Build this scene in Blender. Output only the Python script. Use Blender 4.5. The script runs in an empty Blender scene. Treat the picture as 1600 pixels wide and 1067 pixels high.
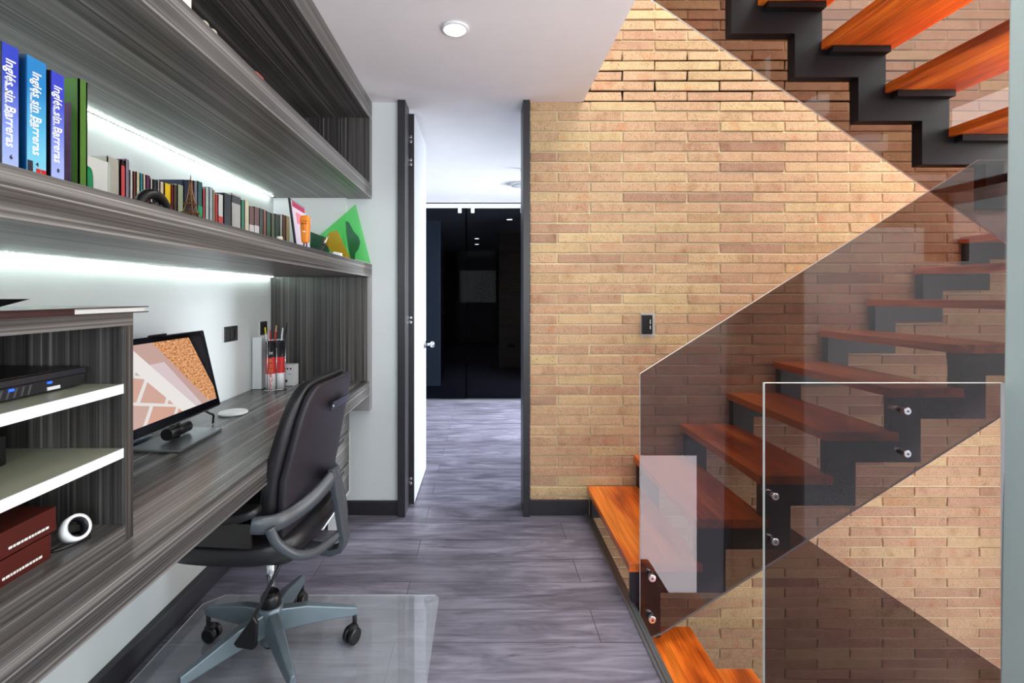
import bpy, bmesh, math, random
from mathutils import Vector, Matrix
random.seed(7)
PI = math.pi
scene = bpy.context.scene
COL = scene.collection
F = 745.0; VX = 756.0; VY = 461.0; CAMZ = 1.2825
def P(px, py, Y):
    return Vector(((px - VX) * Y / F, Y, CAMZ - (py - VY) * Y / F))
def PX(px, Y): return (px - VX) * Y / F
def PZ(py, Y): return CAMZ - (py - VY) * Y / F

# ------------------------------------------------------------------ mesh builder
class MB:
    def __init__(s): s.v = []; s.f = []; s.m = []; s.s = []
    def add(s, vs, fs, m=0, smooth=False):
        o = len(s.v); s.v += [Vector(v) for v in vs]
        for f in fs:
            s.f.append([o + i for i in f]); s.m.append(m); s.s.append(smooth)
        return s
    def box(s, x0, x1, y0, y1, z0, z1, m=0):
        return s.add([(x0,y0,z0),(x1,y0,z0),(x1,y1,z0),(x0,y1,z0),(x0,y0,z1),(x1,y0,z1),(x1,y1,z1),(x0,y1,z1)],
              [(0,3,2,1),(4,5,6,7),(0,1,5,4),(1,2,6,5),(2,3,7,6),(3,0,4,7)], m)
    def prism(s, pts, d, m=0, me=None):
        n = len(pts); pts = [Vector(p) for p in pts]; d = Vector(d)
        me = m if me is None else me
        o = len(s.v); s.v += pts + [p + d for p in pts]
        s.f.append([o+i for i in range(n)]); s.m.append(m); s.s.append(False)
        s.f.append([o+n+i for i in reversed(range(n))]); s.m.append(m); s.s.append(False)
        for i in range(n):
            j = (i+1) % n
            s.f.append([o+i, o+n+i, o+n+j, o+j]); s.m.append(me); s.s.append(False)
        return s
    def tube(s, pts, r, n=12, m=0, smooth=True, caps=True, flat=1.0, up=None):
        pts = [Vector(p) for p in pts]; N = len(pts)
        rs = r if isinstance(r, (list, tuple)) else [r]*N
        ref = Vector(up) if up else None
        o = len(s.v); prev = None
        for i, p in enumerate(pts):
            t = (pts[min(i+1,N-1)] - pts[max(i-1,0)]).normalized()
            if ref is not None:
                a = ref - t*ref.dot(t); a.normalize()
            elif prev is None:
                a = Vector((0,0,1)) if abs(t.z) < .9 else Vector((1,0,0))
                a = (a - t*a.dot(t)).normalized()
            else:
                a = (prev - t*prev.dot(t)).normalized()
            prev = a; b = t.cross(a)
            for k in range(n):
                q = 2*PI*k/n
                s.v.append(p + a*math.cos(q)*rs[i]*flat + b*math.sin(q)*rs[i])
        for i in range(N-1):
            for k in range(n):
                k2 = (k+1) % n
                s.f.append([o+i*n+k, o+i*n+k2, o+(i+1)*n+k2, o+(i+1)*n+k]); s.m.append(m); s.s.append(smooth)
        if caps:
            s.f.append([o+k for k in reversed(range(n))]); s.m.append(m); s.s.append(False)
            s.f.append([o+(N-1)*n+k for k in range(n)]); s.m.append(m); s.s.append(False)
        return s
    def cyl(s, p0, p1, r, n=20, m=0, r1=None):
        return s.tube([p0, p1], [r, r if r1 is None else r1], n, m)
    def lathe(s, prof, c, n=24, m=0, axis='z', smooth=True):
        c = Vector(c); o = len(s.v)
        for (r, h) in prof:
            for k in range(n):
                q = 2*PI*k/n; a, b = r*math.cos(q), r*math.sin(q)
                s.v.append(c + (Vector((a,b,h)) if axis=='z' else Vector((a,h,b)) if axis=='y' else Vector((h,a,b))))
        for i in range(len(prof)-1):
            for k in range(n):
                k2=(k+1)%n
                s.f.append([o+i*n+k,o+i*n+k2,o+(i+1)*n+k2,o+(i+1)*n+k]); s.m.append(m); s.s.append(smooth)
        s.f.append([o+k for k in reversed(range(n))]); s.m.append(m); s.s.append(False)
        s.f.append([o+(len(prof)-1)*n+k for k in range(n)]); s.m.append(m); s.s.append(False)
        return s
    def sell(s, c, a, e1=.5, e2=.5, nu=32, nv=20, m=0, fn=None):
        c = Vector(c); sg = lambda w,e: math.copysign(abs(w)**e, w)
        o = len(s.v)
        for i in range(nv+1):
            v = -PI/2 + PI*i/nv
            for k in range(nu):
                u = 2*PI*k/nu
                q = Vector((a[0]*sg(math.cos(v),e1)*sg(math.cos(u),e2), a[1]*sg(math.cos(v),e1)*sg(math.sin(u),e2), a[2]*sg(math.sin(v),e1)))
                if fn: q = Vector(fn(q))
                s.v.append(c+q)
        for i in range(nv):
            for k in range(nu):
                k2=(k+1)%nu
                s.f.append([o+i*nu+k,o+i*nu+k2,o+(i+1)*nu+k2,o+(i+1)*nu+k]); s.m.append(m); s.s.append(True)
        return s
    def build(s, name, mats, parent=None, bevel=0, local=False, origin=None, seg=2, sub=0):
        if not isinstance(mats, (list, tuple)): mats = [mats]
        me = bpy.data.meshes.new(name)
        vs = s.v
        xs=[v.x for v in vs]; ys=[v.y for v in vs]; zs=[v.z for v in vs]
        off = Vector((0,0,0))
        if not local:
            off = Vector(origin) if origin is not None else (Vector(((min(xs)+max(xs))/2,(min(ys)+max(ys))/2,min(zs))))
            vs = [v-off for v in vs]
        me.from_pydata([tuple(v) for v in vs], [], s.f)
        for m in mats: me.materials.append(m)
        for p, mi, sm in zip(me.polygons, s.m, s.s): p.material_index = mi; p.use_smooth = sm
        bm = bmesh.new(); bm.from_mesh(me)
        bmesh.ops.remove_doubles(bm, verts=bm.verts, dist=1e-6)
        bmesh.ops.recalc_face_normals(bm, faces=bm.faces)
        if bevel:
            ed = [e for e in bm.edges if len(e.link_faces)==2 and e.calc_face_angle(0) > .6]
            bmesh.ops.bevel(bm, geom=ed, offset=bevel, segments=seg, affect='EDGES', profile=.6, clamp_overlap=True)
        bm.to_mesh(me); bm.free()
        o = bpy.data.objects.new(name, me); COL.objects.link(o)
        if not local:
            if parent is None: o.location = off
            else:
                o.parent = parent
                o.location = parent.matrix_basis.inverted() @ off if parent.parent is None else off - (parent.parent.location + parent.location)
        elif parent is not None: o.parent = parent
        if sub:
            md = o.modifiers.new('sub','SUBSURF'); md.levels = sub; md.render_levels = sub
        return o

def empty(name, loc=(0,0,0), rz=0):
    e = bpy.data.objects.new(name, None); COL.objects.link(e)
    e.location = loc; e.rotation_euler = (0,0,rz); e.empty_display_size = .05
    return e
def tag(o, label=None, cat=None, group=None, kind=None):
    if label: o['label'] = label
    if cat: o['category'] = cat
    if group: o['group'] = group
    if kind: o['kind'] = kind
    return o
def struct(o, label=None):
    o['kind'] = 'structure'
    if label: o['label'] = label
    return o

# ------------------------------------------------------------------ materials
def new_mat(name):
    m = bpy.data.materials.new(name); m.use_nodes = True
    nt = m.node_tree; b = nt.nodes['Principled BSDF']
    return m, nt, b
def srgb(r, g, b):
    f = lambda c: (c/12.92 if c <= .04045 else ((c+.055)/1.055)**2.4)
    return (f(r/255), f(g/255), f(b/255), 1)
def mat(name, col, rough=.5, metal=0, spec=.5, bump=0, bscale=200, coat=0, var=0, vscale=8):
    m, nt, b = new_mat(name)
    c = srgb(*col)
    b.inputs['Base Color'].default_value = c; b.inputs['Roughness'].default_value = rough
    b.inputs['Metallic'].default_value = metal; b.inputs['Specular IOR Level'].default_value = spec
    b.inputs['Coat Weight'].default_value = coat; b.inputs['Coat Roughness'].default_value = .08
    N, L = nt.nodes, nt.links
    tc = N.new('ShaderNodeTexCoord')
    no = N.new('ShaderNodeTexNoise'); no.inputs['Scale'].default_value = vscale; no.inputs['Detail'].default_value = 4
    L.new(tc.outputs['Object'], no.inputs['Vector'])
    v = var if var else .03
    mr = N.new('ShaderNodeMapRange'); mr.inputs['To Min'].default_value = 1-v; mr.inputs['To Max'].default_value = 1+v
    L.new(no.outputs['Fac'], mr.inputs['Value'])
    mx = N.new('ShaderNodeVectorMath'); mx.operation = 'SCALE'; mx.inputs[0].default_value = c[:3]
    L.new(mr.outputs[0], mx.inputs['Scale']); L.new(mx.outputs[0], b.inputs['Base Color'])
    if bump:
        n2 = N.new('ShaderNodeTexNoise'); n2.inputs['Scale'].default_value = bscale; n2.inputs['Detail'].default_value = 3
        L.new(tc.outputs['Object'], n2.inputs['Vector'])
        bp = N.new('ShaderNodeBump'); bp.inputs['Strength'].default_value = bump; bp.inputs['Distance'].default_value = .002
        L.new(n2.outputs['Fac'], bp.inputs['Height']); L.new(bp.outputs[0], b.inputs['Normal'])
    return m
def emis(name, col, st):
    m, nt, b = new_mat(name)
    b.inputs['Base Color'].default_value = srgb(*col)
    b.inputs['Emission Color'].default_value = srgb(*col); b.inputs['Emission Strength'].default_value = st
    return m
def ramp(N, stops):
    r = N.new('ShaderNodeValToRGB'); e = r.color_ramp.elements
    while len(e) < len(stops): e.new(.5)
    for i, (p, c) in enumerate(stops): e[i].position = p; e[i].color = c
    return r
def zebra(name, axis, k=1.0, rough=.3):
    """dark striped laminate, stripes run along `axis`"""
    m, nt, b = new_mat(name); N, L = nt.nodes, nt.links
    tc = N.new('ShaderNodeTexCoord')
    def noise(freq, along, det, seed):
        mp = N.new('ShaderNodeMapping')
        sc = [freq]*3; sc['xyz'.index(axis)] = along
        mp.inputs['Scale'].default_value = sc; mp.inputs['Location'].default_value = (seed, seed*.7, seed*1.3)
        no = N.new('ShaderNodeTexNoise'); no.inputs['Scale'].default_value = 1; no.inputs['Detail'].default_value = det
        no.inputs['Roughness'].default_value = .65
        L.new(tc.outputs['Object'], mp.inputs['Vector']); L.new(mp.outputs[0], no.inputs['Vector'])
        return no.outputs['Fac']
    a = noise(38, .35, 3, 1.0); c = noise(150, .5, 3, 5.0); d = noise(420, 1.5, 2, 9.0)
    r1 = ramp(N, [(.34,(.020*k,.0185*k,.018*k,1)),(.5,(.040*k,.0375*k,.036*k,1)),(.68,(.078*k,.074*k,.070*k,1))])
    L.new(a, r1.inputs['Fac'])
    r2 = ramp(N, [(.3,(.35,.35,.35,1)),(.52,(.9,.9,.9,1)),(.62,(1.3,1.3,1.3,1)),(.7,(2.6,2.6,2.6,1))])
    L.new(c, r2.inputs['Fac'])
    mx = N.new('ShaderNodeMix'); mx.data_type='RGBA'; mx.blend_type='MULTIPLY'; mx.inputs[0].default_value = 1
    L.new(r1.outputs[0], mx.inputs[6]); L.new(r2.outputs[0], mx.inputs[7])
    mr = N.new('ShaderNodeMapRange'); mr.inputs['From Min'].default_value=.3; mr.inputs['From Max'].default_value=.7
    mr.inputs['To Min'].default_value=.6; mr.inputs['To Max'].default_value=1.5; L.new(d, mr.inputs['Value'])
    sc = N.new('ShaderNodeVectorMath'); sc.operation='SCALE'; L.new(mx.outputs[2], sc.inputs[0]); L.new(mr.outputs[0], sc.inputs['Scale'])
    L.new(sc.outputs[0], b.inputs['Base Color'])
    b.inputs['Roughness'].default_value = rough; b.inputs['Specular IOR Level'].default_value = .5
    bp = N.new('ShaderNodeBump'); bp.inputs['Strength'].default_value=.12; bp.inputs['Distance'].default_value=.001
    L.new(c, bp.inputs['Height']); L.new(bp.outputs[0], b.inputs['Normal'])
    return m
def orange_wood(name, axis='y'):
    m, nt, b = new_mat(name); N, L = nt.nodes, nt.links
    tc = N.new('ShaderNodeTexCoord'); oi = N.new('ShaderNodeObjectInfo')
    ad = N.new('ShaderNodeVectorMath'); ad.operation='ADD'
    ml = N.new('ShaderNodeMath'); ml.operation='MULTIPLY'; ml.inputs[1].default_value=31
    L.new(oi.outputs['Random'], ml.inputs[0]); L.new(tc.outputs['Object'], ad.inputs[0]); L.new(ml.outputs[0], ad.inputs[1])
    def noise(freq, along, det, dist=0):
        mp = N.new('ShaderNodeMapping'); sc=[freq]*3; sc['xyz'.index(axis)]=along; mp.inputs['Scale'].default_value=sc
        no = N.new('ShaderNodeTexNoise'); no.inputs['Scale'].default_value=1; no.inputs['Detail'].default_value=det; no.inputs['Distortion'].default_value=dist
        L.new(ad.outputs[0], mp.inputs['Vector']); L.new(mp.outputs[0], no.inputs['Vector']); return no.outputs['Fac']
    a = noise(9, 1.6, 4, .8); c = noise(110, 3.0, 3)
    r1 = ramp(N, [(.3,srgb(150,62,16)),(.48,srgb(214,102,28)),(.62,srgb(236,132,44))]); L.new(a, r1.inputs['Fac'])
    r2 = ramp(N, [(.3,(.55,.5,.45,1)),(.6,(1.1,1.1,1.1,1))]); L.new(c, r2.inputs['Fac'])
    mx = N.new('ShaderNodeMix'); mx.data_type='RGBA'; mx.blend_type='MULTIPLY'; mx.inputs[0].default_value=.8
    L.new(r1.outputs[0], mx.inputs[6]); L.new(r2.outputs[0], mx.inputs[7]); L.new(mx.outputs[2], b.inputs['Base Color'])
    b.inputs['Roughness'].default_value=.3; b.inputs['Coat Weight'].default_value=.3; b.inputs['Coat Roughness'].default_value=.15
    return m
def floor_mat(name):
    m, nt, b = new_mat(name); N, L = nt.nodes, nt.links
    tc = N.new('ShaderNodeTexCoord')
    mp = N.new('ShaderNodeMapping'); mp.inputs['Location'].default_value=(0.33, .10, 0)
    L.new(tc.outputs['Object'], mp.inputs['Vector'])
    bt = N.new('ShaderNodeTexBrick'); bt.offset=.37; bt.offset_frequency=2; bt.squash=1
    bt.inputs['Scale'].default_value=1; bt.inputs['Brick Width'].default_value=1.21; bt.inputs['Row Height'].default_value=.186
    bt.inputs['Mortar Size'].default_value=.0018; bt.inputs['Mortar Smooth'].default_value=.2
    bt.inputs['Color1'].default_value=(.25,.25,.25,1); bt.inputs['Color2'].default_value=(.8,.8,.8,1); bt.inputs['Mortar'].default_value=(.5,.5,.5,1)
    L.new(mp.outputs[0], bt.inputs['Vector'])
    # per-plank offset of the grain
    sx = N.new('ShaderNodeSeparateXYZ'); L.new(mp.outputs[0], sx.inputs[0])
    dv = N.new('ShaderNodeMath'); dv.operation='DIVIDE'; dv.inputs[1].default_value=.186; L.new(sx.outputs['Y'], dv.inputs[0])
    fl = N.new('ShaderNodeMath'); fl.operation='FLOOR'; L.new(dv.outputs[0], fl.inputs[0])
    m7 = N.new('ShaderNodeMath'); m7.operation='MULTIPLY'; m7.inputs[1].default_value=7.3; L.new(fl.outputs[0], m7.inputs[0])
    cb = N.new('ShaderNodeCombineXYZ'); L.new(m7.outputs[0], cb.inputs['X']); L.new(m7.outputs[0], cb.inputs['Z'])
    ad = N.new('ShaderNodeVectorMath'); ad.operation='ADD'; L.new(mp.outputs[0], ad.inputs[0]); L.new(cb.outputs[0], ad.inputs[1])
    def noise(sx_, sy_, det, dist=0, ro=.6):
        q = N.new('ShaderNodeMapping'); q.inputs['Scale'].default_value=(sx_,sy_,1); L.new(ad.outputs[0], q.inputs['Vector'])
        no = N.new('ShaderNodeTexNoise'); no.inputs['Scale'].default_value=1; no.inputs['Detail'].default_value=det; no.inputs['Distortion'].default_value=dist; no.inputs['Roughness'].default_value=ro
        L.new(q.outputs[0], no.inputs['Vector']); return no.outputs['Fac']
    a = noise(2.2, 11, 5, 1.2); c = noise(5, 75, 4, .5); k = noise(5.5, 26, 3, 2.0)
    r1 = ramp(N, [(.3,srgb(76,73,84)),(.5,srgb(104,101,113)),(.7,srgb(130,127,140))]); L.new(a, r1.inputs['Fac'])
    r2 = ramp(N, [(.3,(.62,.6,.63,1)),(.55,(1.08,1.08,1.1,1))]); L.new(c, r2.inputs['Fac'])
    mx = N.new('ShaderNodeMix'); mx.data_type='RGBA'; mx.blend_type='MULTIPLY'; mx.inputs[0].default_value=.85
    L.new(r1.outputs[0], mx.inputs[6]); L.new(r2.outputs[0], mx.inputs[7])
    r3 = ramp(N, [(.22,(.42,.40,.46,1)),(.36,(1,1,1,1))]); L.new(k, r3.inputs['Fac'])
    m2 = N.new('ShaderNodeMix'); m2.data_type='RGBA'; m2.blend_type='MULTIPLY'; m2.inputs[0].default_value=.8
    L.new(mx.outputs[2], m2.inputs[6]); L.new(r3.outputs[0], m2.inputs[7])
    mr = N.new('ShaderNodeMapRange'); mr.inputs['To Min'].default_value=.8; mr.inputs['To Max'].default_value=1.2; L.new(bt.outputs['Color'], mr.inputs['Value'])
    sc = N.new('ShaderNodeVectorMath'); sc.operation='SCALE'; L.new(m2.outputs[2], sc.inputs[0]); L.new(mr.outputs[0], sc.inputs['Scale'])
    m3 = N.new('ShaderNodeMix'); m3.data_type='RGBA'; L.new(bt.outputs['Fac'], m3.inputs[0]); L.new(sc.outputs[0], m3.inputs[6]); m3.inputs[7].default_value=srgb(60,55,60)
    L.new(m3.outputs[2], b.inputs['Base Color'])
    rr = N.new('ShaderNodeMapRange'); rr.inputs['To Min'].default_value=.26; rr.inputs['To Max'].default_value=.44; L.new(c, rr.inputs['Value'])
    L.new(rr.outputs[0], b.inputs['Roughness'])
    bp = N.new('ShaderNodeBump'); bp.inputs['Strength'].default_value=.12; bp.inputs['Distance'].default_value=.001; L.new(c, bp.inputs['Height'])
    L.new(bp.outputs[0], b.inputs['Normal'])
    return m
def brick_mat(name):
    m, nt, b = new_mat(name); N, L = nt.nodes, nt.links
    g = N.new('ShaderNodeNewGeometry'); tc = N.new('ShaderNodeTexCoord')
    r = ramp(N, [(0,srgb(164,130,108)),(.06,srgb(184,148,121)),(.35,srgb(193,158,127)),(.7,srgb(198,166,132)),(.92,srgb(202,176,135)),(1,srgb(180,148,114))])
    L.new(g.outputs['Random Per Island'], r.inputs['Fac'])
    cb = N.new('ShaderNodeCombineXYZ'); m7 = N.new('ShaderNodeMath'); m7.operation='MULTIPLY'; m7.inputs[1].default_value=40
    L.new(g.outputs['Random Per Island'], m7.inputs[0]); L.new(m7.outputs[0], cb.inputs['X']); L.new(m7.outputs[0], cb.inputs['Y'])
    ad = N.new('ShaderNodeVectorMath'); ad.operation='ADD'; L.new(tc.outputs['Object'], ad.inputs[0]); L.new(cb.outputs[0], ad.inputs[1])
    def noise(s, det, vec=(1,1,1)):
        q = N.new('ShaderNodeMapping'); q.inputs['Scale'].default_value=vec; L.new(ad.outputs[0], q.inputs['Vector'])
        no = N.new('ShaderNodeTexNoise'); no.inputs['Scale'].default_value=s; no.inputs['Detail'].default_value=det
        L.new(q.outputs[0], no.inputs['Vector']); return no.outputs['Fac']
    a = noise(11, 4, (1,1,.6)); p = noise(130, 3, (1.6,1,.8)); sp = noise(240, 2)
    r2 = ramp(N, [(.26,(.78,.66,.58,1)),(.40,(.95,.95,.92,1)),(.52,(1.05,1.06,1.04,1)),(.62,(1.0,.97,.93,1)),(.74,(1.0,.80,.70,1))]); L.new(a, r2.inputs['Fac'])
    mx = N.new('ShaderNodeMix'); mx.data_type='RGBA'; mx.blend_type='MULTIPLY'; mx.inputs[0].default_value=1
    L.new(r.outputs[0], mx.inputs[6]); L.new(r2.outputs[0], mx.inputs[7])
    r3 = ramp(N, [(.32,(.42,.36,.30,1)),(.43,(.95,.95,.95,1)),(.7,(1.12,1.12,1.12,1))]); L.new(p, r3.inputs['Fac'])
    m2 = N.new('ShaderNodeMix'); m2.data_type='RGBA'; m2.blend_type='MULTIPLY'; m2.inputs[0].default_value=.75
    L.new(mx.outputs[2], m2.inputs[6]); L.new(r3.outputs[0], m2.inputs[7]); L.new(m2.outputs[2], b.inputs['Base Color'])
    b.inputs['Roughness'].default_value=.85; b.inputs['Specular IOR Level'].default_value=.25
    bp = N.new('ShaderNodeBump'); bp.inputs['Strength'].default_value=.7; bp.inputs['Distance'].default_value=.003
    s2 = N.new('ShaderNodeMath'); s2.operation='ADD'; L.new(p, s2.inputs[0]); L.new(sp, s2.inputs[1])
    L.new(s2.outputs[0], bp.inputs['Height']); L.new(bp.outputs[0], b.inputs['Normal'])
    return m
def glass(name, tint, refl=1.0, haze=0.0):
    m = bpy.data.materials.new(name); m.use_nodes = True; nt = m.node_tree; N, L = nt.nodes, nt.links
    N.clear(); out = N.new('ShaderNodeOutputMaterial')
    tr = N.new('ShaderNodeBsdfTransparent'); tr.inputs[0].default_value = (*[c**.5 for c in tint],1)
    gl = N.new('ShaderNodeBsdfGlossy'); gl.inputs['Roughness'].default_value = .0
    lw = N.new('ShaderNodeLayerWeight'); lw.inputs['Blend'].default_value=.5
    pw = N.new('ShaderNodeMath'); pw.operation='POWER'; pw.inputs[1].default_value=5; L.new(lw.outputs['Facing'], pw.inputs[0])
    ml = N.new('ShaderNodeMath'); ml.operation='MULTIPLY_ADD'; ml.inputs[1].default_value=.9; ml.inputs[2].default_value=.04*refl; L.new(pw.outputs[0], ml.inputs[0])
    mx = N.new('ShaderNodeMixShader'); L.new(ml.outputs[0], mx.inputs[0]); L.new(tr.outputs[0], mx.inputs[1]); L.new(gl.outputs[0], mx.inputs[2])
    last = mx
    if haze:
        tc = N.new('ShaderNodeTexCoord'); no = N.new('ShaderNodeTexNoise'); no.inputs['Scale'].default_value=22; no.inputs['Detail'].default_value=6
        L.new(tc.outputs['Object'], no.inputs['Vector'])
        mr = N.new('ShaderNodeMapRange'); mr.inputs['To Min'].default_value=haze*.5; mr.inputs['To Max'].default_value=haze*1.5; L.new(no.outputs['Fac'], mr.inputs['Value'])
        df = N.new('ShaderNodeBsdfDiffuse'); df.inputs[0].default_value=(.75,.8,.85,1)
        m2 = N.new('ShaderNodeMixShader'); L.new(mr.outputs[0], m2.inputs[0]); L.new(mx.outputs[0], m2.inputs[1]); L.new(df.outputs[0], m2.inputs[2]); last = m2
    L.new(last.outputs[0], out.inputs['Surface'])
    return m

M = {}
M['wallwhite'] = mat('painted_plaster', (212,218,219), .6, bump=.05, bscale=300)
M['ceil'] = mat('ceiling_paint', (238,236,238), .8)
M['sagewall'] = mat('sage_plaster', (176,192,190), .6, bump=.15, bscale=140)
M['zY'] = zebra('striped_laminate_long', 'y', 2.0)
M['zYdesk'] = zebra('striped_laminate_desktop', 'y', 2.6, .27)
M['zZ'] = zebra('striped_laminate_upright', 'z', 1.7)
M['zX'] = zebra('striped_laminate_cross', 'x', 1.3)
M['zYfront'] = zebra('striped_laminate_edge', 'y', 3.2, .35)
M['owood'] = orange_wood('orange_hardwood')
M['floor'] = floor_mat('grey_plank_floor')
M['brick'] = brick_mat('buff_brick')
M['mortar'] = mat('pale_mortar', (216,203,166), .95, bump=.6, bscale=160, var=.1, vscale=14)
M['darktrim'] = mat('dark_trim', (36,35,40), .4)
M['black'] = mat('black_plastic', (16,16,19), .35)
M['blackmatte'] = mat('black_matte', (20,20,22), .7)
M['steel'] = mat('dark_painted_steel', (34,34,42), .42, spec=.5)
M['steelblack'] = mat('black_painted_steel', (16,14,17), .5, spec=.25)
M['alum'] = mat('brushed_aluminium', (150,156,158), .35, metal=.9)
M['chrome'] = mat('chrome', (215,218,222), .12, metal=1)
M['leather'] = mat('black_leather', (24,23,27), .38, spec=.55, bump=.25, bscale=420)
M['leatherback'] = mat('black_leather_shell', (38,35,42), .42, spec=.5, bump=.2, bscale=420)
M['armplast'] = mat('grey_arm_plastic', (66,71,77), .3)
M['basealu'] = mat('grey_cast_base', (112,126,134), .35, metal=.55)
M['gtint'] = glass('smoked_glass', (.26,.215,.225), 1.15)
M['gtint3'] = glass('smoked_glass_lower', (.27,.225,.235), .04)
M['gtint2'] = glass('smoked_glass_upper', (.25,.185,.175), .8)
M['gclear'] = glass('clear_guard_glass', (.76,.72,.78), .08)
M['gdark'] = glass('dark_sliding_glass', (.15,.16,.19), .05)
M['gmat'] = glass('clear_floor_plastic', (.86,.88,.92), 1.6, haze=.13)
M['gedge'] = mat('polished_glass_edge', (236,240,234), .3)
M['led'] = emis('led_light', (236,255,246), 48)
M['ledtape'] = emis('led_tape', (240,255,248), 3)
M['lamp'] = emis('lamp_light', (255,252,246), 12)
M['whiteplast'] = mat('white_plastic', (232,234,236), .35)
M['white'] = mat('white_paper', (228,228,224), .6)
M['whiteedge'] = mat('white_edge_band', (236,238,240), .4)
M['creamshelf'] = mat('pale_olive_laminate', (150,152,132), .4)
M['screenbezel'] = mat('glossy_black_bezel', (14,14,18), .08)

# ------------------------------------------------------------------ camera
cam = bpy.data.cameras.new('camera'); co = bpy.data.objects.new('camera', cam); COL.objects.link(co)
co.location = (0,0,CAMZ); co.rotation_euler = (PI/2,0,0)
cam.sensor_width = 36; cam.lens = F/1600*36
cam.shift_x = (800-VX)/1600; cam.shift_y = -(533.5-VY)/1600
cam.clip_start = .02; cam.clip_end = 100
scene.camera = co

# ------------------------------------------------------------------ setting
WY = 2.794          # front plane of the far wall
LX = -1.22          # left wall
CH = 2.411          # ceiling
EX = .628           # floor edge at stairwell
def bx(name, a, m, **k): return MB().box(*a).build(name, m, **k)
fl = MB().box(LX-.1, .60, -2.0, 2.9, -.28, 0).box(-2.2, 2.6, 2.9, 12.2, -.28, 0)
f = fl.build('floor', M['floor'], origin=(0,0,0)); struct(f)
struct(bx('wall_left', (LX-.12, LX, -2.0, WY, -.0, CH), M['wallwhite']))
struct(bx('wall_back', (LX-.12, -.499, WY, 2.86, 0, CH), M['wallwhite']))
struct(bx('baseboard_left', (LX, LX+.03, -2.0, WY, 0, .09), M['darktrim'], bevel=.003))
struct(bx('baseboard_back', (LX+.03, -.497, WY-.016, WY, 0, .082), M['darktrim'], bevel=.003))
struct(bx('baseboard_right', (.262, .612, WY-.02, WY+.01, 0, .088), [M['darktrim']], bevel=.002))
# ceiling slabs with the stairwell left open
c = MB().box(LX-.1, .566, -2.0, WY, CH, CH+.28).box(-2.2, 2.6, WY, 12.2, CH, CH+.28)
struct(c.build('ceiling', M['ceil'], origin=(0,0,CH)))
struct(bx('trim_4', (.566, .582, -2.0, WY, CH+.004, CH+.28), M['ceil']))
# door jambs
struct(bx('trim_1', (-.499,-.454, 2.755, 2.90, 0, CH), M['darktrim'], bevel=.002))
struct(bx('trim_2', (.227,.266, 2.755, 2.93, 0, CH), M['darktrim'], bevel=.002))
# metal strip along the floor edge
mb = MB().box(.588, .600, -2.0, 2.78, -.002, .008).box(.603, .614, -2.0, 2.78, -.006, .006).box(.616, EX, -2.0, 2.78, -.28, .002)
struct(mb.build('trim_3', M['alum'], bevel=.0015))

# brick wall, every brick raised from the mortar bed
BX0, BX1, BZ0, BZ1 = .266, 3.35, -2.6, 5.2
LZ = 1.526; LXJ = .43; RH = .05928; BW = .3795; G = .0078
mb = MB()
mb.box(BX0, BX1, WY, WY+.12, BZ0, BZ1, 1)
def brick(mb, x0, x1, z0, z1, y):
    def j(a): return random.uniform(-a, a)
    h = .0078 + j(.0026); b = .003
    r = [(x0+j(.003),z0+j(.0017)),(x1+j(.003),z0+j(.0017)),(x1+j(.003),z1+j(.0017)),(x0+j(.003),z1+j(.0017))]
    vs = [(x,y+.001,z) for x,z in r] + [(x,y-h+.0028,z) for x,z in r]
    cx=(x0+x1)/2; cz=(z0+z1)/2
    vs += [(x+(b if x<cx else -b), y-h, z+(b if z<cz else -b)) for x,z in r]
    fs = []
    for k in (0,4):
        for i in range(4):
            q=(i+1)%4; fs.append((k+i,k+q,k+4+q,k+4+i))
    fs.append((8,9,10,11))
    mb.add(vs, fs, 0)
k0 = int((BZ0-LZ)/RH); k1 = int((BZ1-LZ)/RH)
for k in range(k0, k1):
    zt = LZ + k*RH            # top line of the course below index
    z0, z1 = zt + G/2, zt + RH - G/2
    off = LXJ if (k % 2) else LXJ + BW/2
    n = int((BX0-off)/BW) - 2
    while off + n*BW < BX1:
        a, b_ = off + n*BW + G/2, off + (n+1)*BW - G/2
        a = max(a, BX0+.004); b_ = min(b_, BX1)
        if b_ - a > .03: brick(mb, a, b_, z0, z1, WY)
        n += 1
w = mb.build('wall_brick_side', [M['brick'], M['mortar']], origin=(0,WY,0)); w.name = 'wall_right'; struct(w)
# plaster pier at the right
xa, xb = PX(1577,1.25), PX(1562,1.25)
za, zb_ = PZ(0,1.25), PZ(1067,1.25)
sl = (xa-xb)/(za-zb_)
xf = lambda z: xb + sl*(z-zb_)
pts = [(xf(-2.6),1.25,-2.6),(1.75,1.25,-2.6),(1.75,1.25,5.2),(xf(5.2),1.25,5.2)]
struct(MB().prism(pts, (0,-.08,0)).build('wall_front', M['sagewall'], bevel=.004), 'pale sage plaster pier at the right edge of the stairwell')
# stairwell enclosure (out of frame)
mb = MB()
mb.box(3.35, 3.47, -2.1, WY+.12, -2.6, 5.2)
struct(mb.build('wall_east', M['wallwhite']))
mb = MB(); mb.box(-1.34, 3.35, -2.12, -2.0, CH, 5.2)
mb.box(EX, 3.35, -2.12, -2.0, -.5, 0.9).box(EX,1.5,-2.12,-2.0,-2.6,-.5).box(1.5, 3.35, -2.12, -2.0, -2.6,-2.45)
mb.box(-1.34, -1.0, -2.12, -2.0, 0, CH).box(2.9,3.35,-2.12,-2.0,.9,CH)
struct(mb.build('wall_south', M['wallwhite']))
struct(bx('wall_upper', (.45,.566,-2.0,WY,CH+.28,5.2), M['wallwhite']))
struct(bx('floor_lower', (EX,3.4,-2.1,WY,-2.72,-2.6), M['floor']))
struct(bx('wall_lower', (EX-.12,EX-.028,-2.0,WY,-2.6,-.28), M['wallwhite']))
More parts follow.
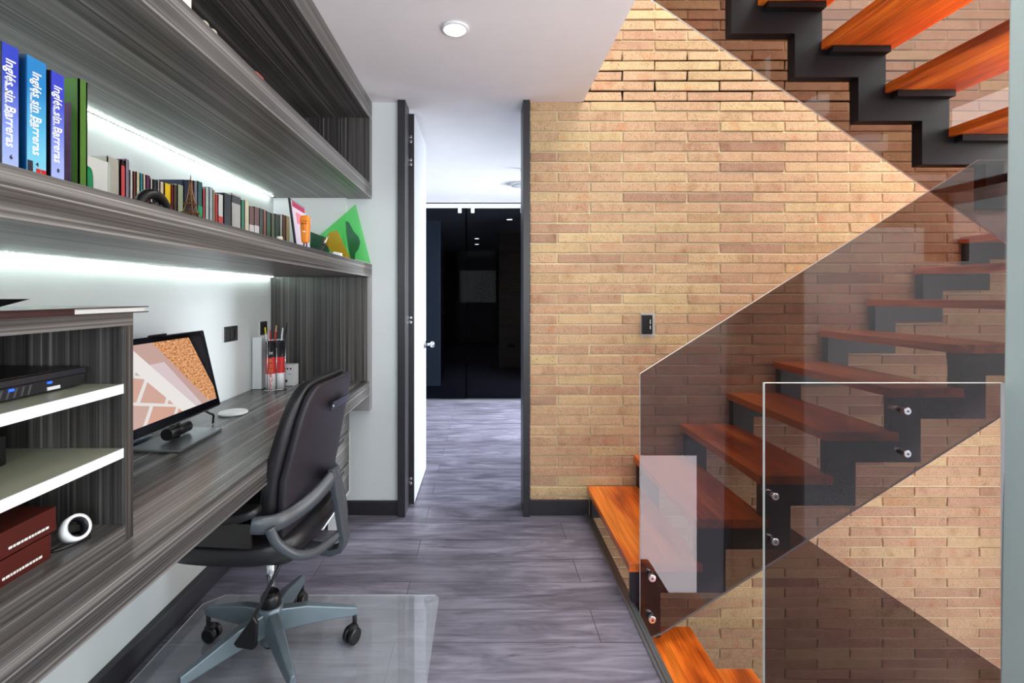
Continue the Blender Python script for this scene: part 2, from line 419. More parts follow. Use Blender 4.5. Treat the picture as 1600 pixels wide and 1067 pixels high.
mb = MB().box(.566,3.35,-2.1,-.9,5.2,5.3).box(.566,3.35,2.5,WY,5.2,5.3).box(.45,.9,-.9,2.5,5.2,5.3).box(3.0,3.35,-.9,2.5,5.2,5.3)
struct(mb.build('ceiling_upper', M['ceil']))
# next room
struct(bx('wall_far_left', (-2.3,-2.2,2.86,12.2,0,CH), M['wallwhite']))
struct(bx('wall_passage', (-2.2,LX-.12,2.78,2.86,0,CH), M['wallwhite']))
struct(bx('wall_far_right', (2.6,2.7,2.92,12.2,0,CH), M['wallwhite']))
struct(bx('wall_behind_brick', (.24,2.6,2.92,2.96,0,CH), M['wallwhite']))
struct(bx('wall_end', (-2.2,2.6,12.1,12.2,0,CH), M['blackmatte']))
GY = 5.85
struct(bx('trim_5', (-2.2,2.6,GY-.02,GY+.03,CH-.025,CH), M['darktrim']))

# door leaf (open, seen on edge)
d = empty('door_1', (-.441, 2.9, 0)); struct(d, 'white door standing open into the next room')
leaf = MB().box(-.4585,-.4245,2.905,3.50,.012,2.384,0)
leaf.build('door_leaf', mat('white_lacquer',(184,187,192),.45), d)
MB().box(-.4592,-.4238,2.898,2.905,.012,2.384).build('door_edge', M['darktrim'], d)
for i, py in enumerate((217,253,500,752)):
    z = PZ(py, 2.89)
    h = MB()
    for dz in (-.014,.014):
        h.lathe([(.007,0),(.0095,0),(.0095,.004),(.007,.004)], (-.444,2.892,z+dz), 12, axis='y')
    h.cyl((-.456,2.895,z),(-.444,2.895,z-.010),.002,8).cyl((-.456,2.895,z+.004),(-.444,2.895,z+.010),.002,8)
    h.box(-.458,-.454,2.892,2.898,z-.02,z+.02)
    h.build('hinge', M['chrome'], d)
z = PZ(538, 3.42)
h = MB().cyl((-.4245,3.42,z),(-.414,3.42,z),.026,20).cyl((-.414,3.42,z),(-.375,3.42,z),.010,14).lathe([(.012,0),(.022,.008),(.024,.02),(.018,.03)],(-.385,3.42,z),18,axis='x')
h.build('door_handle', M['chrome'], d)

# sliding smoked glass partition
s = empty('door_2', (0,GY,0)); struct(s, 'dark sliding glass panels hung from a white rail')
MB().box(-2.15,2.55,GY-.05,GY-.015,PZ(326,GY),PZ(319.5,GY)).build('rail', M['whiteplast'], s)
MB().box(-2.15,-.205,GY-.035,GY-.025,.02,PZ(324,GY)-.0).build('glass_panel', M['gdark'], s)
MB().box(-.225,1.8,GY-.012,GY-.002,.02,PZ(324,GY)).build('glass_panel', M['gdark'], s)
for px in (718.5,738.5,815.5):
    x = PX(px,GY)
    MB().box(x-.022,x+.022,GY-.055,GY-.035,PZ(334,GY),PZ(322,GY)).build('hanger', M['whiteplast'], s, bevel=.008)
MB().box(-2.15,2.55,GY-.06,GY+.0,0,.014).build('floor_track', M['alum'], s)
# what stands in the dark room behind the glass
mb = MB(); Yb=8.4
mb.box(.27,2.55,Yb,Yb+.1,0,CH,1)
for k in range(0,40):
    z0=k*RH+.003; off=.27+(.19 if k%2 else 0)-.38
    for n in range(7):
        a=max(off+n*BW+.004,.275); b_=min(off+(n+1)*BW-.004,2.5)
        if b_-a>.03: brick(mb,a,b_,z0+.003,z0+RH-.003,Yb)
struct(mb.build('wall_dark_room', [M['brick'],M['mortar']], origin=(0,Yb,0)), 'brick wall seen dimly through the dark glass')
tag(MB().box(.42,.54,Yb-.03,Yb-.011,.36,.42).build('wall_socket', M['black'], bevel=.004), 'black socket low on the brick wall behind the dark glass', 'socket')
tag(MB().box(-1.6,PX(688,6.2),6.2,6.26,.10,PZ(345,6.2)).box(-1.5,-.75,6.21,6.25,0.0,.10).build('sliding_panel', mat('blue_grey_panel',(176,190,200),.5), bevel=.004), 'tall blue-grey panel standing behind the dark glass', 'panel')
dd = empty('door_3', (-.62,7.4,0)); struct(dd, 'black door standing open in the dark room')
MB().box(-.66,-.62,6.75,7.5,.01,2.1).build('door_leaf', M['black'], dd)
MB().cyl((-.62,6.85,1.03),(-.57,6.85,1.03),.01).cyl((-.575,6.85,1.03),(-.575,6.97,1.03),.009).build('door_handle', M['chrome'], dd)

def downlight(x, y, r, label, z=CH, group=None, stm='lamp'):
    e = empty('downlight', (x,y,z)); tag(e, label, 'ceiling light', group)
    MB().lathe([(r*.86,-.001),(r*1.12,-.001),(r*1.14,-.006),(r*.9,-.010),(r*.86,-.006)], (x,y,z), 36).build('rim', M['whiteplast'], e, origin=(x,y,z-.01))
    MB().lathe([(r*.86,-.0105),(r*.84,-.0112),(r*.2,-.0118)], (x,y,z), 30).build('diffuser', M[stm], e, origin=(x,y,z-.012))
    return e
p = (PX(711,2.016), 2.016)
downlight(p[0], p[1], .052, 'lit round downlight in the ceiling above the room with the desk')
for px, py, lab in ((796,342,'round downlight glowing highest behind the dark glass'),(745,372,'round downlight behind the dark glass, upper of the close pair'),(745,381,'round downlight behind the dark glass, lower of the close pair')):
    Y = (CH-CAMZ)*F/(VY-py); downlight(PX(px,Y), Y, .05, lab)
e = empty('ceiling_lamp', (.385,4.83,CH)); tag(e, 'unlit white ceiling disc just beyond the doorway', 'ceiling light')
MB().lathe([(.11,0),(.118,-.012),(.112,-.022)],(.385,4.83,CH),36).build('rim', M['whiteplast'], e, origin=(.385,4.83,CH-.02))
MB().lathe([(.104,-.0225),(.08,-.027),(.02,-.029)],(.385,4.83,CH),36).build('diffuser', mat('frosted_disc',(206,210,212),.5), e, origin=(.385,4.83,CH-.03))
Y=4.25; tag(MB().lathe([(.012,0),(.016,-.02),(.010,-.035)],(PX(815,Y)+.006,Y,CH),16).build('ceiling_sensor', M['alum']), 'tiny metal sensor on the ceiling at the doorway', 'sensor')

# ------------------------------------------------------------------ staircases
RISE=.181; RUN=.271; TT=.038
def zig(mb, pts_lower, pts_upper, y0, y1):
    poly = pts_lower + list(reversed(pts_upper))
    mb.prism([(x,y0,z) for x,z in poly], (0,y1-y0,0))
# middle flight: climbs to the right along the brick wall
st = empty('staircase', (.9,2.4,0)); tag(st, 'floating flight of orange wooden treads climbing right along the brick wall', 'staircase')
XL = [.612+RUN*i for i in range(9)]; ZT=[.1725+RISE*i for i in range(9)]
NT = 9
bandh=.092; bandw=.118
def flight_poly(lead, x_in, first_bottom):
    # stair goes up to the right; list of lower boundary then upper boundary
    low=[]; up=[]
    low.append((XL[0]+x_in+bandw, first_bottom))
    up.append((XL[0]+x_in, first_bottom))
    for i in range(NT):
        zt = ZT[i]-TT; zb = zt-bandh
        low.append((XL[i]+x_in+bandw, zb))
        nx = XL[i]+RUN+x_in if i < NT-1 else XL[i]+.28
        up.append((XL[i]+x_in, zt)); 
        if i < NT-1:
            up.append((nx, zt)); low.append((nx+bandw, zb))
        else:
            up.append((nx, zt)); low.append((nx, zb))
    return low, up
for (y0,y1,x_in,fb,nm) in ((1.985,2.03,.006,-.143,'front'),(2.735,2.782,.006,0.006,'wall')):
    low, up = flight_poly(0, x_in, fb)
    mb = MB(); zig(mb, low, up, y0, y1)
    o = mb.build('stringer', M['steel'], st, bevel=.002)
    o['label'] = 'dark steel zigzag stringer on the %s side' % ('glass' if nm=='front' else 'wall')
for i in range(NT):
    MB().box(XL[i]-.012, XL[i]+.295, 1.974, 2.775, ZT[i]-TT, ZT[i]).build('tread', M['owood'], st, bevel=.004)
    MB().box(XL[i]+.03, XL[i]+.27, 2.03, 2.06, ZT[i]-TT-.03, ZT[i]-TT-.0).build('bracket', M['steel'], st)
# lower flight: goes down to the right, nearer the camera
s0 = empty('staircase', (1.2,1.66,-1.4)); tag(s0, 'bright orange treads going down below the floor edge', 'staircase')
for k in range(1,8):
    xr = .889+.265*(k-1); z=-RISE*k+.036
    MB().box(max(xr-.30,.634), xr, 1.27, 2.055, z-TT, z).build('tread', M['owood'], s0, bevel=.004)
for y0 in (1.30,1.97):
    low=[];up=[]
    for k in range(1,8):
        xr=.889+.265*(k-1); z=-RISE*k+.036-TT
        up += [(max(xr-.30+.03,.64), z),(xr-.02, z)]
        low += [(xr-.30-.09 if k>1 else .64, z-.1),(xr-.02-.12, z-.1)]
    mb=MB(); zig(mb, low, up, y0, y0+.045)
    mb.build('stringer', M['steel'], s0)
# upper flight: rises to the left overhead
s2 = empty('staircase', (1.7,1.66,2.0)); tag(s2, 'upper flight overhead with zigzag black stringer and orange treads', 'staircase')
XV=[1.0475+.2697*i for i in range(-1,6)]; ZV=[2.391-.1852*i for i in range(-1,6)]
low=[];up=[]
low.append((XV[0], ZV[0]+.4)); up.append((XV[0]+.117, ZV[0]+.4))
for i in range(len(XV)):
    low.append((XV[i], ZV[i])); up.append((XV[i]+.117, ZV[i]+.117))
    if i < len(XV)-1:
        low.append((XV[i+1], ZV[i])); up.append((XV[i+1]+.117, ZV[i]+.117))
low.append((XV[-1]+.2, ZV[-1])); up.append((XV[-1]+.2, ZV[-1]+.117))
for y0,y1 in ((2.02,2.07),(1.255,1.30)):
    mb=MB(); zig(mb, low, up, y0, y1); mb.build('stringer', M['steelblack'], s2, bevel=.0015)
for i in range(len(XV)-1):
    x0=XV[i]+.117; zu=ZV[i]+.117
    MB().box(x0-.004, x0+.30, 1.262, 2.03, zu+.001, zu+.001+TT).build('tread', M['owood'], s2, bevel=.004)
    MB().box(x0+.02, x0+.262, 1.985, 2.02, zu-.026, zu).build('bracket', M['steelblack'], s2)

# glass balustrades
def glass_panel(pts, y, m, name, label, holes=()):
    e = empty('glass_panel', (sum(p[0] for p in pts)/len(pts), y, min(p[1] for p in pts))); tag(e, label, 'glass balustrade')
    MB().prism([(x,y,z) for x,z in pts], (0,.010,0), 0, 1).build('pane', [m, M['gedge']], e)
    for (x,z,ya,yb) in holes:
        mb = MB().lathe([(.013,ya-.022),(.015,ya-.018),(.015,ya),(.011,ya+.001)],(x,0,z),20,axis='y').cyl((x,ya+.012,z),(x,yb,z),.012,16)
        mb.cyl((x,ya-.0235,z),(x,ya-.021,z),.004,8,1)
        mb.build('standoff', [M['chrome'], M['black']], e)
    return e
ya=1.925
hz=[(PX(1020,1.9),PZ(905,1.9),ya,1.985),(PX(1020,1.9),PZ(970,1.9),ya,1.985),(PX(1213,1.9),PZ(777,1.9),ya,1.985),(PX(1213,1.9),PZ(848,1.9),ya,1.985),(PX(1420,1.9),PZ(643,1.9),ya,1.985),(PX(1420,1.9),PZ(710,1.9),ya,1.985)]
gl=[(PX(1000.5,ya),PZ(584,ya)),(PX(1530,ya),PZ(249.5,ya)),(2.35,PZ(249.5,ya)),(2.35,PZ(650,ya)+.64*.25),(PX(1567,ya),PZ(650,ya)),(PX(1035,ya),PZ(991,ya)),(PX(1000.5,ya),PZ(991,ya)-.035)]
glass_panel(gl, ya, M['gtint'], 'g', 'smoked glass panel with sloping top fixed along the middle flight of stairs', hz)
yu=2.105
A=(PX(1020,yu),PZ(0,yu)); B=(PX(1567,yu),PZ(375,yu)); sl2=(B[1]-A[1])/(B[0]-A[0])
xl,xr=.64,2.62
glass_panel([(xl,A[1]+sl2*(xl-A[0])),(xr,A[1]+sl2*(xr-A[0])),(xr,A[1]+sl2*(xr-A[0])+1.25),(xl,A[1]+sl2*(xl-A[0])+1.25)], yu, M['gtint2'], 'g', 'smoked glass panel behind the upper flight overhead')
y0=2.105
A=(PX(1228,y0),PZ(820,y0)); B=(PX(1560,y0),PZ(1043,y0)); sl3=(B[1]-A[1])/(B[0]-A[0])
xl=PX(1194,y0); xr=2.6
zt=lambda x: A[1]+sl3*(x-A[0])
glass_panel([(xl,zt(xl)),(xr,zt(xr)),(xr,zt(xr)-1.1),(xl,zt(xl)-1.1)], y0, M['gtint3'], 'g', 'smoked glass panel sloping down to the right below the stairs')
yg=1.25
glass_panel([(PX(1193.5,yg),PZ(598,yg)),(PX(1569,yg)-.004,PZ(598,yg)),(PX(1569,yg)-.004,-.6),(PX(1193.5,yg),-.6)], yg-.005, M['gclear'], 'g', 'near upright glass panel with level top beside the pale pier')

# ------------------------------------------------------------------ desk and shelving
DF=-.655; DY=2.73
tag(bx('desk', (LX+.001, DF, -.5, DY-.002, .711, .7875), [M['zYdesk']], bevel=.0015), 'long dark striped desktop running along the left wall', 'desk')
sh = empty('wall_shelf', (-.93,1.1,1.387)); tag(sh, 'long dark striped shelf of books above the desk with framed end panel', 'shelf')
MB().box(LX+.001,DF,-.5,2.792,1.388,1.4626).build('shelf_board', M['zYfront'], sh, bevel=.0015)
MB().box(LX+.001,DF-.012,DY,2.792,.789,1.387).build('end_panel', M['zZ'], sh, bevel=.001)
MB().box(DF-.014,DF,DY,2.792,.62,1.387).box(LX+.4,DF-.014,DY,2.792,.62,.709).build('end_edge', mat('grey_edge',(150,148,150),.4), sh)
MB().box(LX+.001,PX(541,2.76),DY+.03,2.792,1.463,1.845).build('white_end_panel', M['whiteplast'], sh)
up = empty('wall_cabinet', (-.93,1.1,1.846)); tag(up, 'open dark striped cabinet below the ceiling above the book shelf', 'cabinet')
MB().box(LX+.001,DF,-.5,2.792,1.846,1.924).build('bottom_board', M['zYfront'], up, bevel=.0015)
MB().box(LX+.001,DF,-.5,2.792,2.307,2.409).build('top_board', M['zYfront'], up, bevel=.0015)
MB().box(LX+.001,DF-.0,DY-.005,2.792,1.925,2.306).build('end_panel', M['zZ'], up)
MB().box(LX+.001,LX+.012,-.5,DY-.005,1.925,2.306).build('back_panel', M['zY'], up)
MB().box(LX+.013,DF-.001,.2,DY-.007,2.296,2.306).build('inner_top', M['zY'], up)

def led_strip(name, z, label, y0, y1, x):
    e = empty('led_strip', (x,(y0+y1)/2,z)); tag(e, label, 'light strip')
    MB().box(x-.004,x+.006,y0,y1,z-.0015,z).build('tape', M['ledtape'], e)
    mb = MB(); n=int((y1-y0)/.0165)
    for i in range(n):
        y=y0+(i+.5)*(y1-y0)/n
        mb.box(x-.002,x+.004,y-.0026,y+.0026,z-.0035,z-.0016)
    o=mb.build('diodes', M['led'], e); o['kind']='stuff'
led_strip('a', 1.8455, 'glowing white light strip under the upper cabinet', -.3, DY-.02, LX+.02)
led_strip('b', 1.3875, 'glowing white light strip under the book shelf', -.3, DY-.02, LX+.02)

# drawer unit under the far end of the desk
du = empty('drawer_unit', (-.95,2.4,0)); tag(du, 'striped drawer unit with white edges under the far end of the desk', 'drawer unit')
FX=-.75; UY0,UY1=2.22,2.66
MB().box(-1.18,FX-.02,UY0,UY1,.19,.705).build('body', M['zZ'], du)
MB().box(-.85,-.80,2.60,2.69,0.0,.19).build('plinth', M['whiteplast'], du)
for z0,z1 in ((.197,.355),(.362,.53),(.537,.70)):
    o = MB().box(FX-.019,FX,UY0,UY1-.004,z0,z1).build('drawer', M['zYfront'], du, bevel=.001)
    MB().box(FX-.004,FX+.001,UY0+.16,UY0+.34,z1-.03,z1-.012).build('finger_slot', M['black'], o)
MB().box(FX-.02,FX+.002,UY1-.004,UY1+.004,.19,.52).box(FX-.02,FX+.002,UY0,UY1,.188,.197).build('edge_band', M['whiteedge'], du)

# desktop organiser (near left)
og = empty('desk_organiser', (-.97,.6,.7875)); tag(og, 'dark open cubby standing on the near end of the desk', 'organiser')
OF=-.72; OY=.979; OT=1.247
MB().box(LX+.005,OF,-.3,OY,OT-.026,OT).build('top_board', M['zYfront'], og)
MB().box(LX+.005,OF,OY-.022,OY,.789,OT-.026).build('end_panel', M['zZ'], og)
MB().box(LX+.005,LX+.015,-.3,OY-.022,.79,OT-.026).build('back_board', M['zZ'], og)
MB().box(LX+.015,OF,-.3,OY-.022,.789,.822).build('base_board', M['zY'], og)
for zt_ in (1.1045,.9757):
    MB().box(LX+.016,OF-.004,-.3,OY-.023,zt_-.019,zt_,0).box(OF-.004,OF-.002,-.3,OY-.023,zt_-.019,zt_,1).build('shelf', [M['creamshelf'],M['whiteedge']], og)

# ------------------------------------------------------------------ things in the organiser
dv = empty('video_recorder', (-.96,.7,1.105)); tag(dv, 'flat black recorder box on the upper shelf of the desk cubby', 'recorder')
MB().box(-1.15,-.80,.45,.94,1.1055,1.143).build('case', M['black'], dv, bevel=.002)
MB().box(-.80,-.788,.448,.942,1.108,1.1285).build('grille', M['blackmatte'], dv, bevel=.001)
mb=MB()
for i in range(30):
    y=.46+i*.0125
    mb.add([(-.7878,y,1.110),(-.7878,y+.004,1.110),(-.7878,y+.009,1.126),(-.7878,y+.005,1.126)],[(0,1,2,3)])
mb.build('vent', mat('vent_grey',(70,72,80),.5), dv)
MB().box(-.80,-.786,.448,.942,1.1295,1.141).build('lid_lip', M['steel'], dv, bevel=.002)
for y in (.79,.86): MB().box(-.788,-.7855,y,y+.008,1.122,1.126).build('light', emis('blue_led',(40,90,255),1.2), dv)
MB().box(-.788,-.7862,.86,.885,1.110,1.116).build('badge', M['whiteplast'], dv)
tag(bx('router_box', (-1.14,-.86,.35,.86,.9765,1.03), M['black'], bevel=.004), 'black box at the back of the lower shelf of the cubby', 'box')
for i,(z0,y1,lab,txt) in enumerate(((.8225,.835,'dark red carton lying at the bottom of the pair in the cubby','EXTRA'),(.8665,.845,'dark red carton with white line of writing on top of the pair in the cubby','EXTRA'))):
    e=empty('carton',(-.9,.6,z0)); tag(e,lab,'box')
    MB().box(-1.1,-.758,.35,y1,z0,z0+.042).build('box_body', mat('dark_red_card_%d'%i,(74,22,18),.35), e, bevel=.001)
    mb=MB(); yy=y1-.085
    while yy<y1-.02:
        w_=random.choice((.003,.004,.006)); mb.box(-.7578,-.7572,yy,yy+w_,z0+.010,z0+.014); yy+=w_+.0015
    mb.build('small_print', M['white'], e)
tr_=MB(); cx,cy,cz=-.762,.888,.848
tr_=MB(); n=28
R=Matrix.Rotation(.35,4,'X')@Matrix.Rotation(PI/2-.5,4,'Y')
def ring(ro,ri,h,m):
    prof=[(ri,-h),(ro,-h),(ro,h),(ri,h),(ri,-h)]
    vs=[];fs=[]
    for (r,hh) in prof:
        for k in range(n): vs.append(Vector((cx,cy,cz))+R@Vector((r*math.cos(2*PI*k/n),r*math.sin(2*PI*k/n),hh)))
    for i in range(4):
        for k in range(n): fs.append((i*n+k,i*n+(k+1)%n,(i+1)*n+(k+1)%n,(i+1)*n+k))
    return vs,fs
te=empty('tape_roll',(cx,cy,.822)); tag(te,'white roll of tape leaning beside the cartons in the cubby','tape')
a_=MB().add(*ring(.024,.018,.0095,0),0,True).build('tape', M['whiteplast'], te); MB().add(*ring(.018,.0165,.010,0),0,True).build('core', M['steel'], te)
tag(MB().tube([(-.80,.90,.8255),(-.77,.93,.8255),(-.745,.90,.8255),(-.76,.86,.8255),(-.78,.84,.8255)],.003,8).build('cable', M['black']), 'short black cable lying beside the tape roll', 'cable')
mg=empty('magazine',(-.9,.65,1.2475)); tag(mg,'flat book lying on top of the desk cubby','book')
MB().box(-1.0,-.692,.30,.985,1.2475,1.2495,0).box(-1.0,-.692,.30,.985,1.2580,1.2600,0).build('cover', mat('dark_cover',(52,34,40),.3), mg, bevel=.0006)
MB().box(-.99,-.698,.81,.980,1.2495,1.258).build('pages', M['white'], mg)
MB().box(-.99,-.695,.31,.81,1.2495,1.258).build('spine_art', mat('brown_art',(56,32,34),.4,var=.6,vscale=30), mg)
tr=MB(); y0,y1_=.28,.738; zb_=1.2605; zt2=1.2765
def fr(xa,xb,ya_,yb,z): return [(xa,ya_,z),(xb,ya_,z),(xb,yb,z),(xa,yb,z)]
vs=fr(-1.0,-.735,y0+.02,y1_-.03,zb_)+fr(-1.03,-.702,y0,y1_,zt2)+fr(-1.024,-.708,y0+.006,y1_-.006,zt2)+fr(-.995,-.74,y0+.025,y1_-.035,zb_+.003)
fs=[(0,1,2,3),(12,13,14,15)]
for k in (0,4,8):
    for i in range(4): q=(i+1)%4; fs.append((k+i,k+q,k+4+q,k+4+i))
tag(tr.add(vs,fs).build('tray', M['black']), 'black tray on top of the flat book at the left edge', 'tray')

# ------------------------------------------------------------------ monitor
XM=-1.0
mo = empty('desktop_computer', (-1.03,1.6,.7875)); tag(mo,'glossy black desktop computer screen leaning back on the desk','computer')
y0,y1_=1.33,1.815; zb,zt_=.866,1.150; tx=-.066
def scr(u,v,d=0):   # u along desk 0..1, v up 0..1 ; d out from the screen
    n=Vector((zt_-zb,0,-tx)).normalized()
    return Vector((XM+tx*v, y0+(y1_-y0)*u, zb+(zt_-zb)*v))+n*d
def slab(u0,u1,v0,v1,d0,d1,m=0,mb=None):
    mb=mb or MB()
    c=[scr(u0,v0,d0),scr(u1,v0,d0),scr(u1,v1,d0),scr(u0,v1,d0)]
    c2=[scr(u0,v0,d1),scr(u1,v0,d1),scr(u1,v1,d1),scr(u0,v1,d1)]
    return mb.add(c+c2,[(0,3,2,1),(4,5,6,7),(0,1,5,4),(1,2,6,5),(2,3,7,6),(3,0,4,7)],m)
slab(0,1,0,1,-.028,0).build('housing', M['screenbezel'], mo, bevel=.006)
slab(-.004,1.004,-.012,1.004,-.016,-.008).build('metal_band', M['chrome'], mo, bevel=.003)
# screen glass: the room's reflection painted as glowing colour
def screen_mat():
    m,nt,b=new_mat('screen_painted_reflection'); N,L=nt.nodes,nt.links
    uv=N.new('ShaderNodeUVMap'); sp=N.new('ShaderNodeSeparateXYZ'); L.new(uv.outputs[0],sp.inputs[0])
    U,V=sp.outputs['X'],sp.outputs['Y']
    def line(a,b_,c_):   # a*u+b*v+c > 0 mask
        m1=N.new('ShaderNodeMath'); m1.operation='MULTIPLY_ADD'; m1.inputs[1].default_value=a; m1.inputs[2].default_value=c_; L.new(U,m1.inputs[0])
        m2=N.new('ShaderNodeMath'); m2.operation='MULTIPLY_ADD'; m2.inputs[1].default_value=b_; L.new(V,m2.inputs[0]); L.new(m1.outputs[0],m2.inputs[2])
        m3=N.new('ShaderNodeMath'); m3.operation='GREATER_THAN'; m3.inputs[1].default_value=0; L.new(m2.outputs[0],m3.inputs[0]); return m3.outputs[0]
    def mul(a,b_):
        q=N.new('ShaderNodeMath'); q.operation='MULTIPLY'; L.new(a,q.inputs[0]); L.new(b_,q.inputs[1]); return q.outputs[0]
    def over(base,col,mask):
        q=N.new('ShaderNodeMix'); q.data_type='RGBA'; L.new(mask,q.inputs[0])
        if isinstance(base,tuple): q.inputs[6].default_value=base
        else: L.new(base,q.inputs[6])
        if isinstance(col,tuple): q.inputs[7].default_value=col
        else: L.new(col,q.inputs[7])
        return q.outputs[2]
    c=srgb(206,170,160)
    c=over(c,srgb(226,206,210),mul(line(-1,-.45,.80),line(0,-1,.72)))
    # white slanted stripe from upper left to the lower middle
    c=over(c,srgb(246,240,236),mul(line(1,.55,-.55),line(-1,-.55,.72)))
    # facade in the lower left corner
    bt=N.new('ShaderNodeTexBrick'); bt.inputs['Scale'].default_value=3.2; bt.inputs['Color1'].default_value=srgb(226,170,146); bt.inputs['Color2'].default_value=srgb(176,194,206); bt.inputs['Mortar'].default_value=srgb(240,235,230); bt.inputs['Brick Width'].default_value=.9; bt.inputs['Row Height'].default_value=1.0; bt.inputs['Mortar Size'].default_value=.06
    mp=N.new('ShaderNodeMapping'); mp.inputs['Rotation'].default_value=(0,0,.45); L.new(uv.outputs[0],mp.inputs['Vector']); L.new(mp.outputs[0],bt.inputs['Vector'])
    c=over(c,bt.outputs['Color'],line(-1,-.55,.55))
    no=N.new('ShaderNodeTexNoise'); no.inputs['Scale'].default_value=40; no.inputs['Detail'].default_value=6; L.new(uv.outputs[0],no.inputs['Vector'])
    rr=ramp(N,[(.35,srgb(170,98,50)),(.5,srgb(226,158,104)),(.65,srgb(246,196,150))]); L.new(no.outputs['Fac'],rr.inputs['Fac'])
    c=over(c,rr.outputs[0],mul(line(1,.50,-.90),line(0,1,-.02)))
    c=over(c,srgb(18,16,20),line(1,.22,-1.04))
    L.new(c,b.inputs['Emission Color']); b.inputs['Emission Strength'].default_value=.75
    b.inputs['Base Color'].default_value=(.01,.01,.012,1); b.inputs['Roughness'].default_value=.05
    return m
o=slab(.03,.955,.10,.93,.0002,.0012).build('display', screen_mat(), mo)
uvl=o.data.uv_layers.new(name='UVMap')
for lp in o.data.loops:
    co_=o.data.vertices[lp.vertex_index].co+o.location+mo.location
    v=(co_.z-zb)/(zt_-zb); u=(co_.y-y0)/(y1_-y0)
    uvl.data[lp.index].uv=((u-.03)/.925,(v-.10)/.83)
slab(.42,.58,1.0,1.018,-.016,-.004).build('webcam_bump', M['black'], mo, bevel=.002)
MB().prism([(-.945,1.487,.788),(-.958,1.745,.788),(-1.11,1.76,.788),(-1.125,1.50,.788)],(0,0,.010)).build('base', M['alum'], mo, bevel=.003)
MB().cyl((-1.045,1.57,.822),(-1.045,1.68,.822),.020).tube([(-1.05,1.62,.80),(-1.05,1.62,.87)],.016,12).build('hinge', M['black'], mo)
MB().tube([(-1.06,1.74,.880),(-1.02,1.80,.83),(-1.04,1.83,.792)],.004,8).build('rear_wire', M['black'], mo)
ms=empty('computer_mouse',(-1.07,1.465,.7875)); tag(ms,'dark blue-grey mouse half hidden under the computer screen','mouse')
MB().sell((-1.155,1.60,.7985),(.024,.045,.0105),1,.8).build('shell', mat('mouse_blue',(70,80,104),.3), ms, bevel=0)

# puck
pk=empty('charging_pad',(-1.044,1.985,.7875)); tag(pk,'round white disc lying on the desk behind the computer','disc')
MB().lathe([(.050,0),(.0565,.004),(.0565,.008),(.053,.0115),(.01,.012)],(-1.044,1.985,.7877),48).build('body', M['whiteplast'], pk)

# pen stand
ph=empty('pen_stand',(-1.107,2.477,.7875)); tag(ph,'chrome ring stand with red and black lettered tubes full of pens','pen holder')
bz=.788; X0,Y0=-1.107,2.477
for dx,dy in ((-.016,-.012),(.024,.012)):
    pass
mb=MB()
for (cx_,cy_) in ((X0,Y0),(X0+.034,Y0+.03)):
    q=[(cx_+.026*math.cos(t*PI/12)*1.15,cy_+.026*math.sin(t*PI/12)*1.15,bz+.003) for t in range(25)]
    mb.tube(q,.0028,8,caps=False)
    q=[(cx_+.026*math.cos(t*PI/12),cy_+.026*math.sin(t*PI/12),bz+.262) for t in range(25)]
    mb.tube(q,.0018,8,caps=False)
    for t in (0.3,2.4,4.5): mb.cyl((cx_+.027*math.cos(t),cy_+.027*math.sin(t),bz+.003),(cx_+.027*math.cos(t),cy_+.027*math.sin(t),bz+.262),.0018,8)
mb.build('wire_frame', M['chrome'], ph)
redm=mat('red_print',(196,30,34),.35); blkm=mat('black_print',(24,22,30),.35); whm=mat('white_print',(226,226,230),.35)
for i,(cx_,cy_) in enumerate(((X0,Y0),(X0+.034,Y0+.03))):
    mb=MB()
    for (a,b_,mi) in ((0.006,.088,2),(.088,.172,0),(.172,.255,1)):
        mb.lathe([(.0245,a),(.0245,b_)],(cx_,cy_,bz),28,mi)
    mb.build('tube', [redm,blkm,whm], ph)

def text_obj(name, s, size, origin, right, upv, m, parent, align='LEFT', ext=.0004, xs=1.0):
    cu=bpy.data.curves.new(name,'FONT'); cu.body=s; cu.size=size; cu.extrude=ext; cu.align_x=align; cu.align_y='CENTER'; cu.space_character=1.0; cu.offset=size*.012
    cu.resolution_u=2
    t=bpy.data.objects.new('tmp_text',cu); COL.objects.link(t)
    dg=bpy.context.evaluated_depsgraph_get(); me=bpy.data.meshes.new_from_object(t.evaluated_get(dg))
    bpy.data.objects.remove(t); 
    r=Vector(right).normalized(); u=Vector(upv).normalized(); n=r.cross(u)
    o0=Vector(origin)
    for v in me.vertices:
        w_=v.co.copy(); v.co=r*w_.x*xs+u*w_.y+n*w_.z
    me.materials.clear(); me.materials.append(m)
    o=bpy.data.objects.new(name,me); COL.objects.link(o)
    if parent is not None:
        o.parent=parent; base=parent.location if parent.parent is None else parent.location+parent.parent.location
        o.location=o0-base
    else: o.location=o0
    return o
cdir=Vector((1.107,-2.477,0)).normalized(); rt=Vector((-cdir.y*-1,0,0))
rt=Vector((0,0,1)).cross(cdir)
fr0=Vector((X0,Y0,0))+cdir*.0252
for k,ch in enumerate('BULL'):
    text_obj('lettering',ch,.026,fr0+Vector((0,0,bz+.078-.021*k)),rt,(0,0,1),redm,ph,'CENTER')
for k,ch in enumerate('RED'):
    text_obj('lettering',ch,.026,fr0+Vector((0,0,bz+.155-.026*k)),rt,(0,0,1),mat('gold_print',(200,130,60),.4),ph,'CENTER')
text_obj('lettering','24',.018,fr0+Vector((0,0,bz+.195)),rt,(0,0,1),whm,ph,'CENTER')
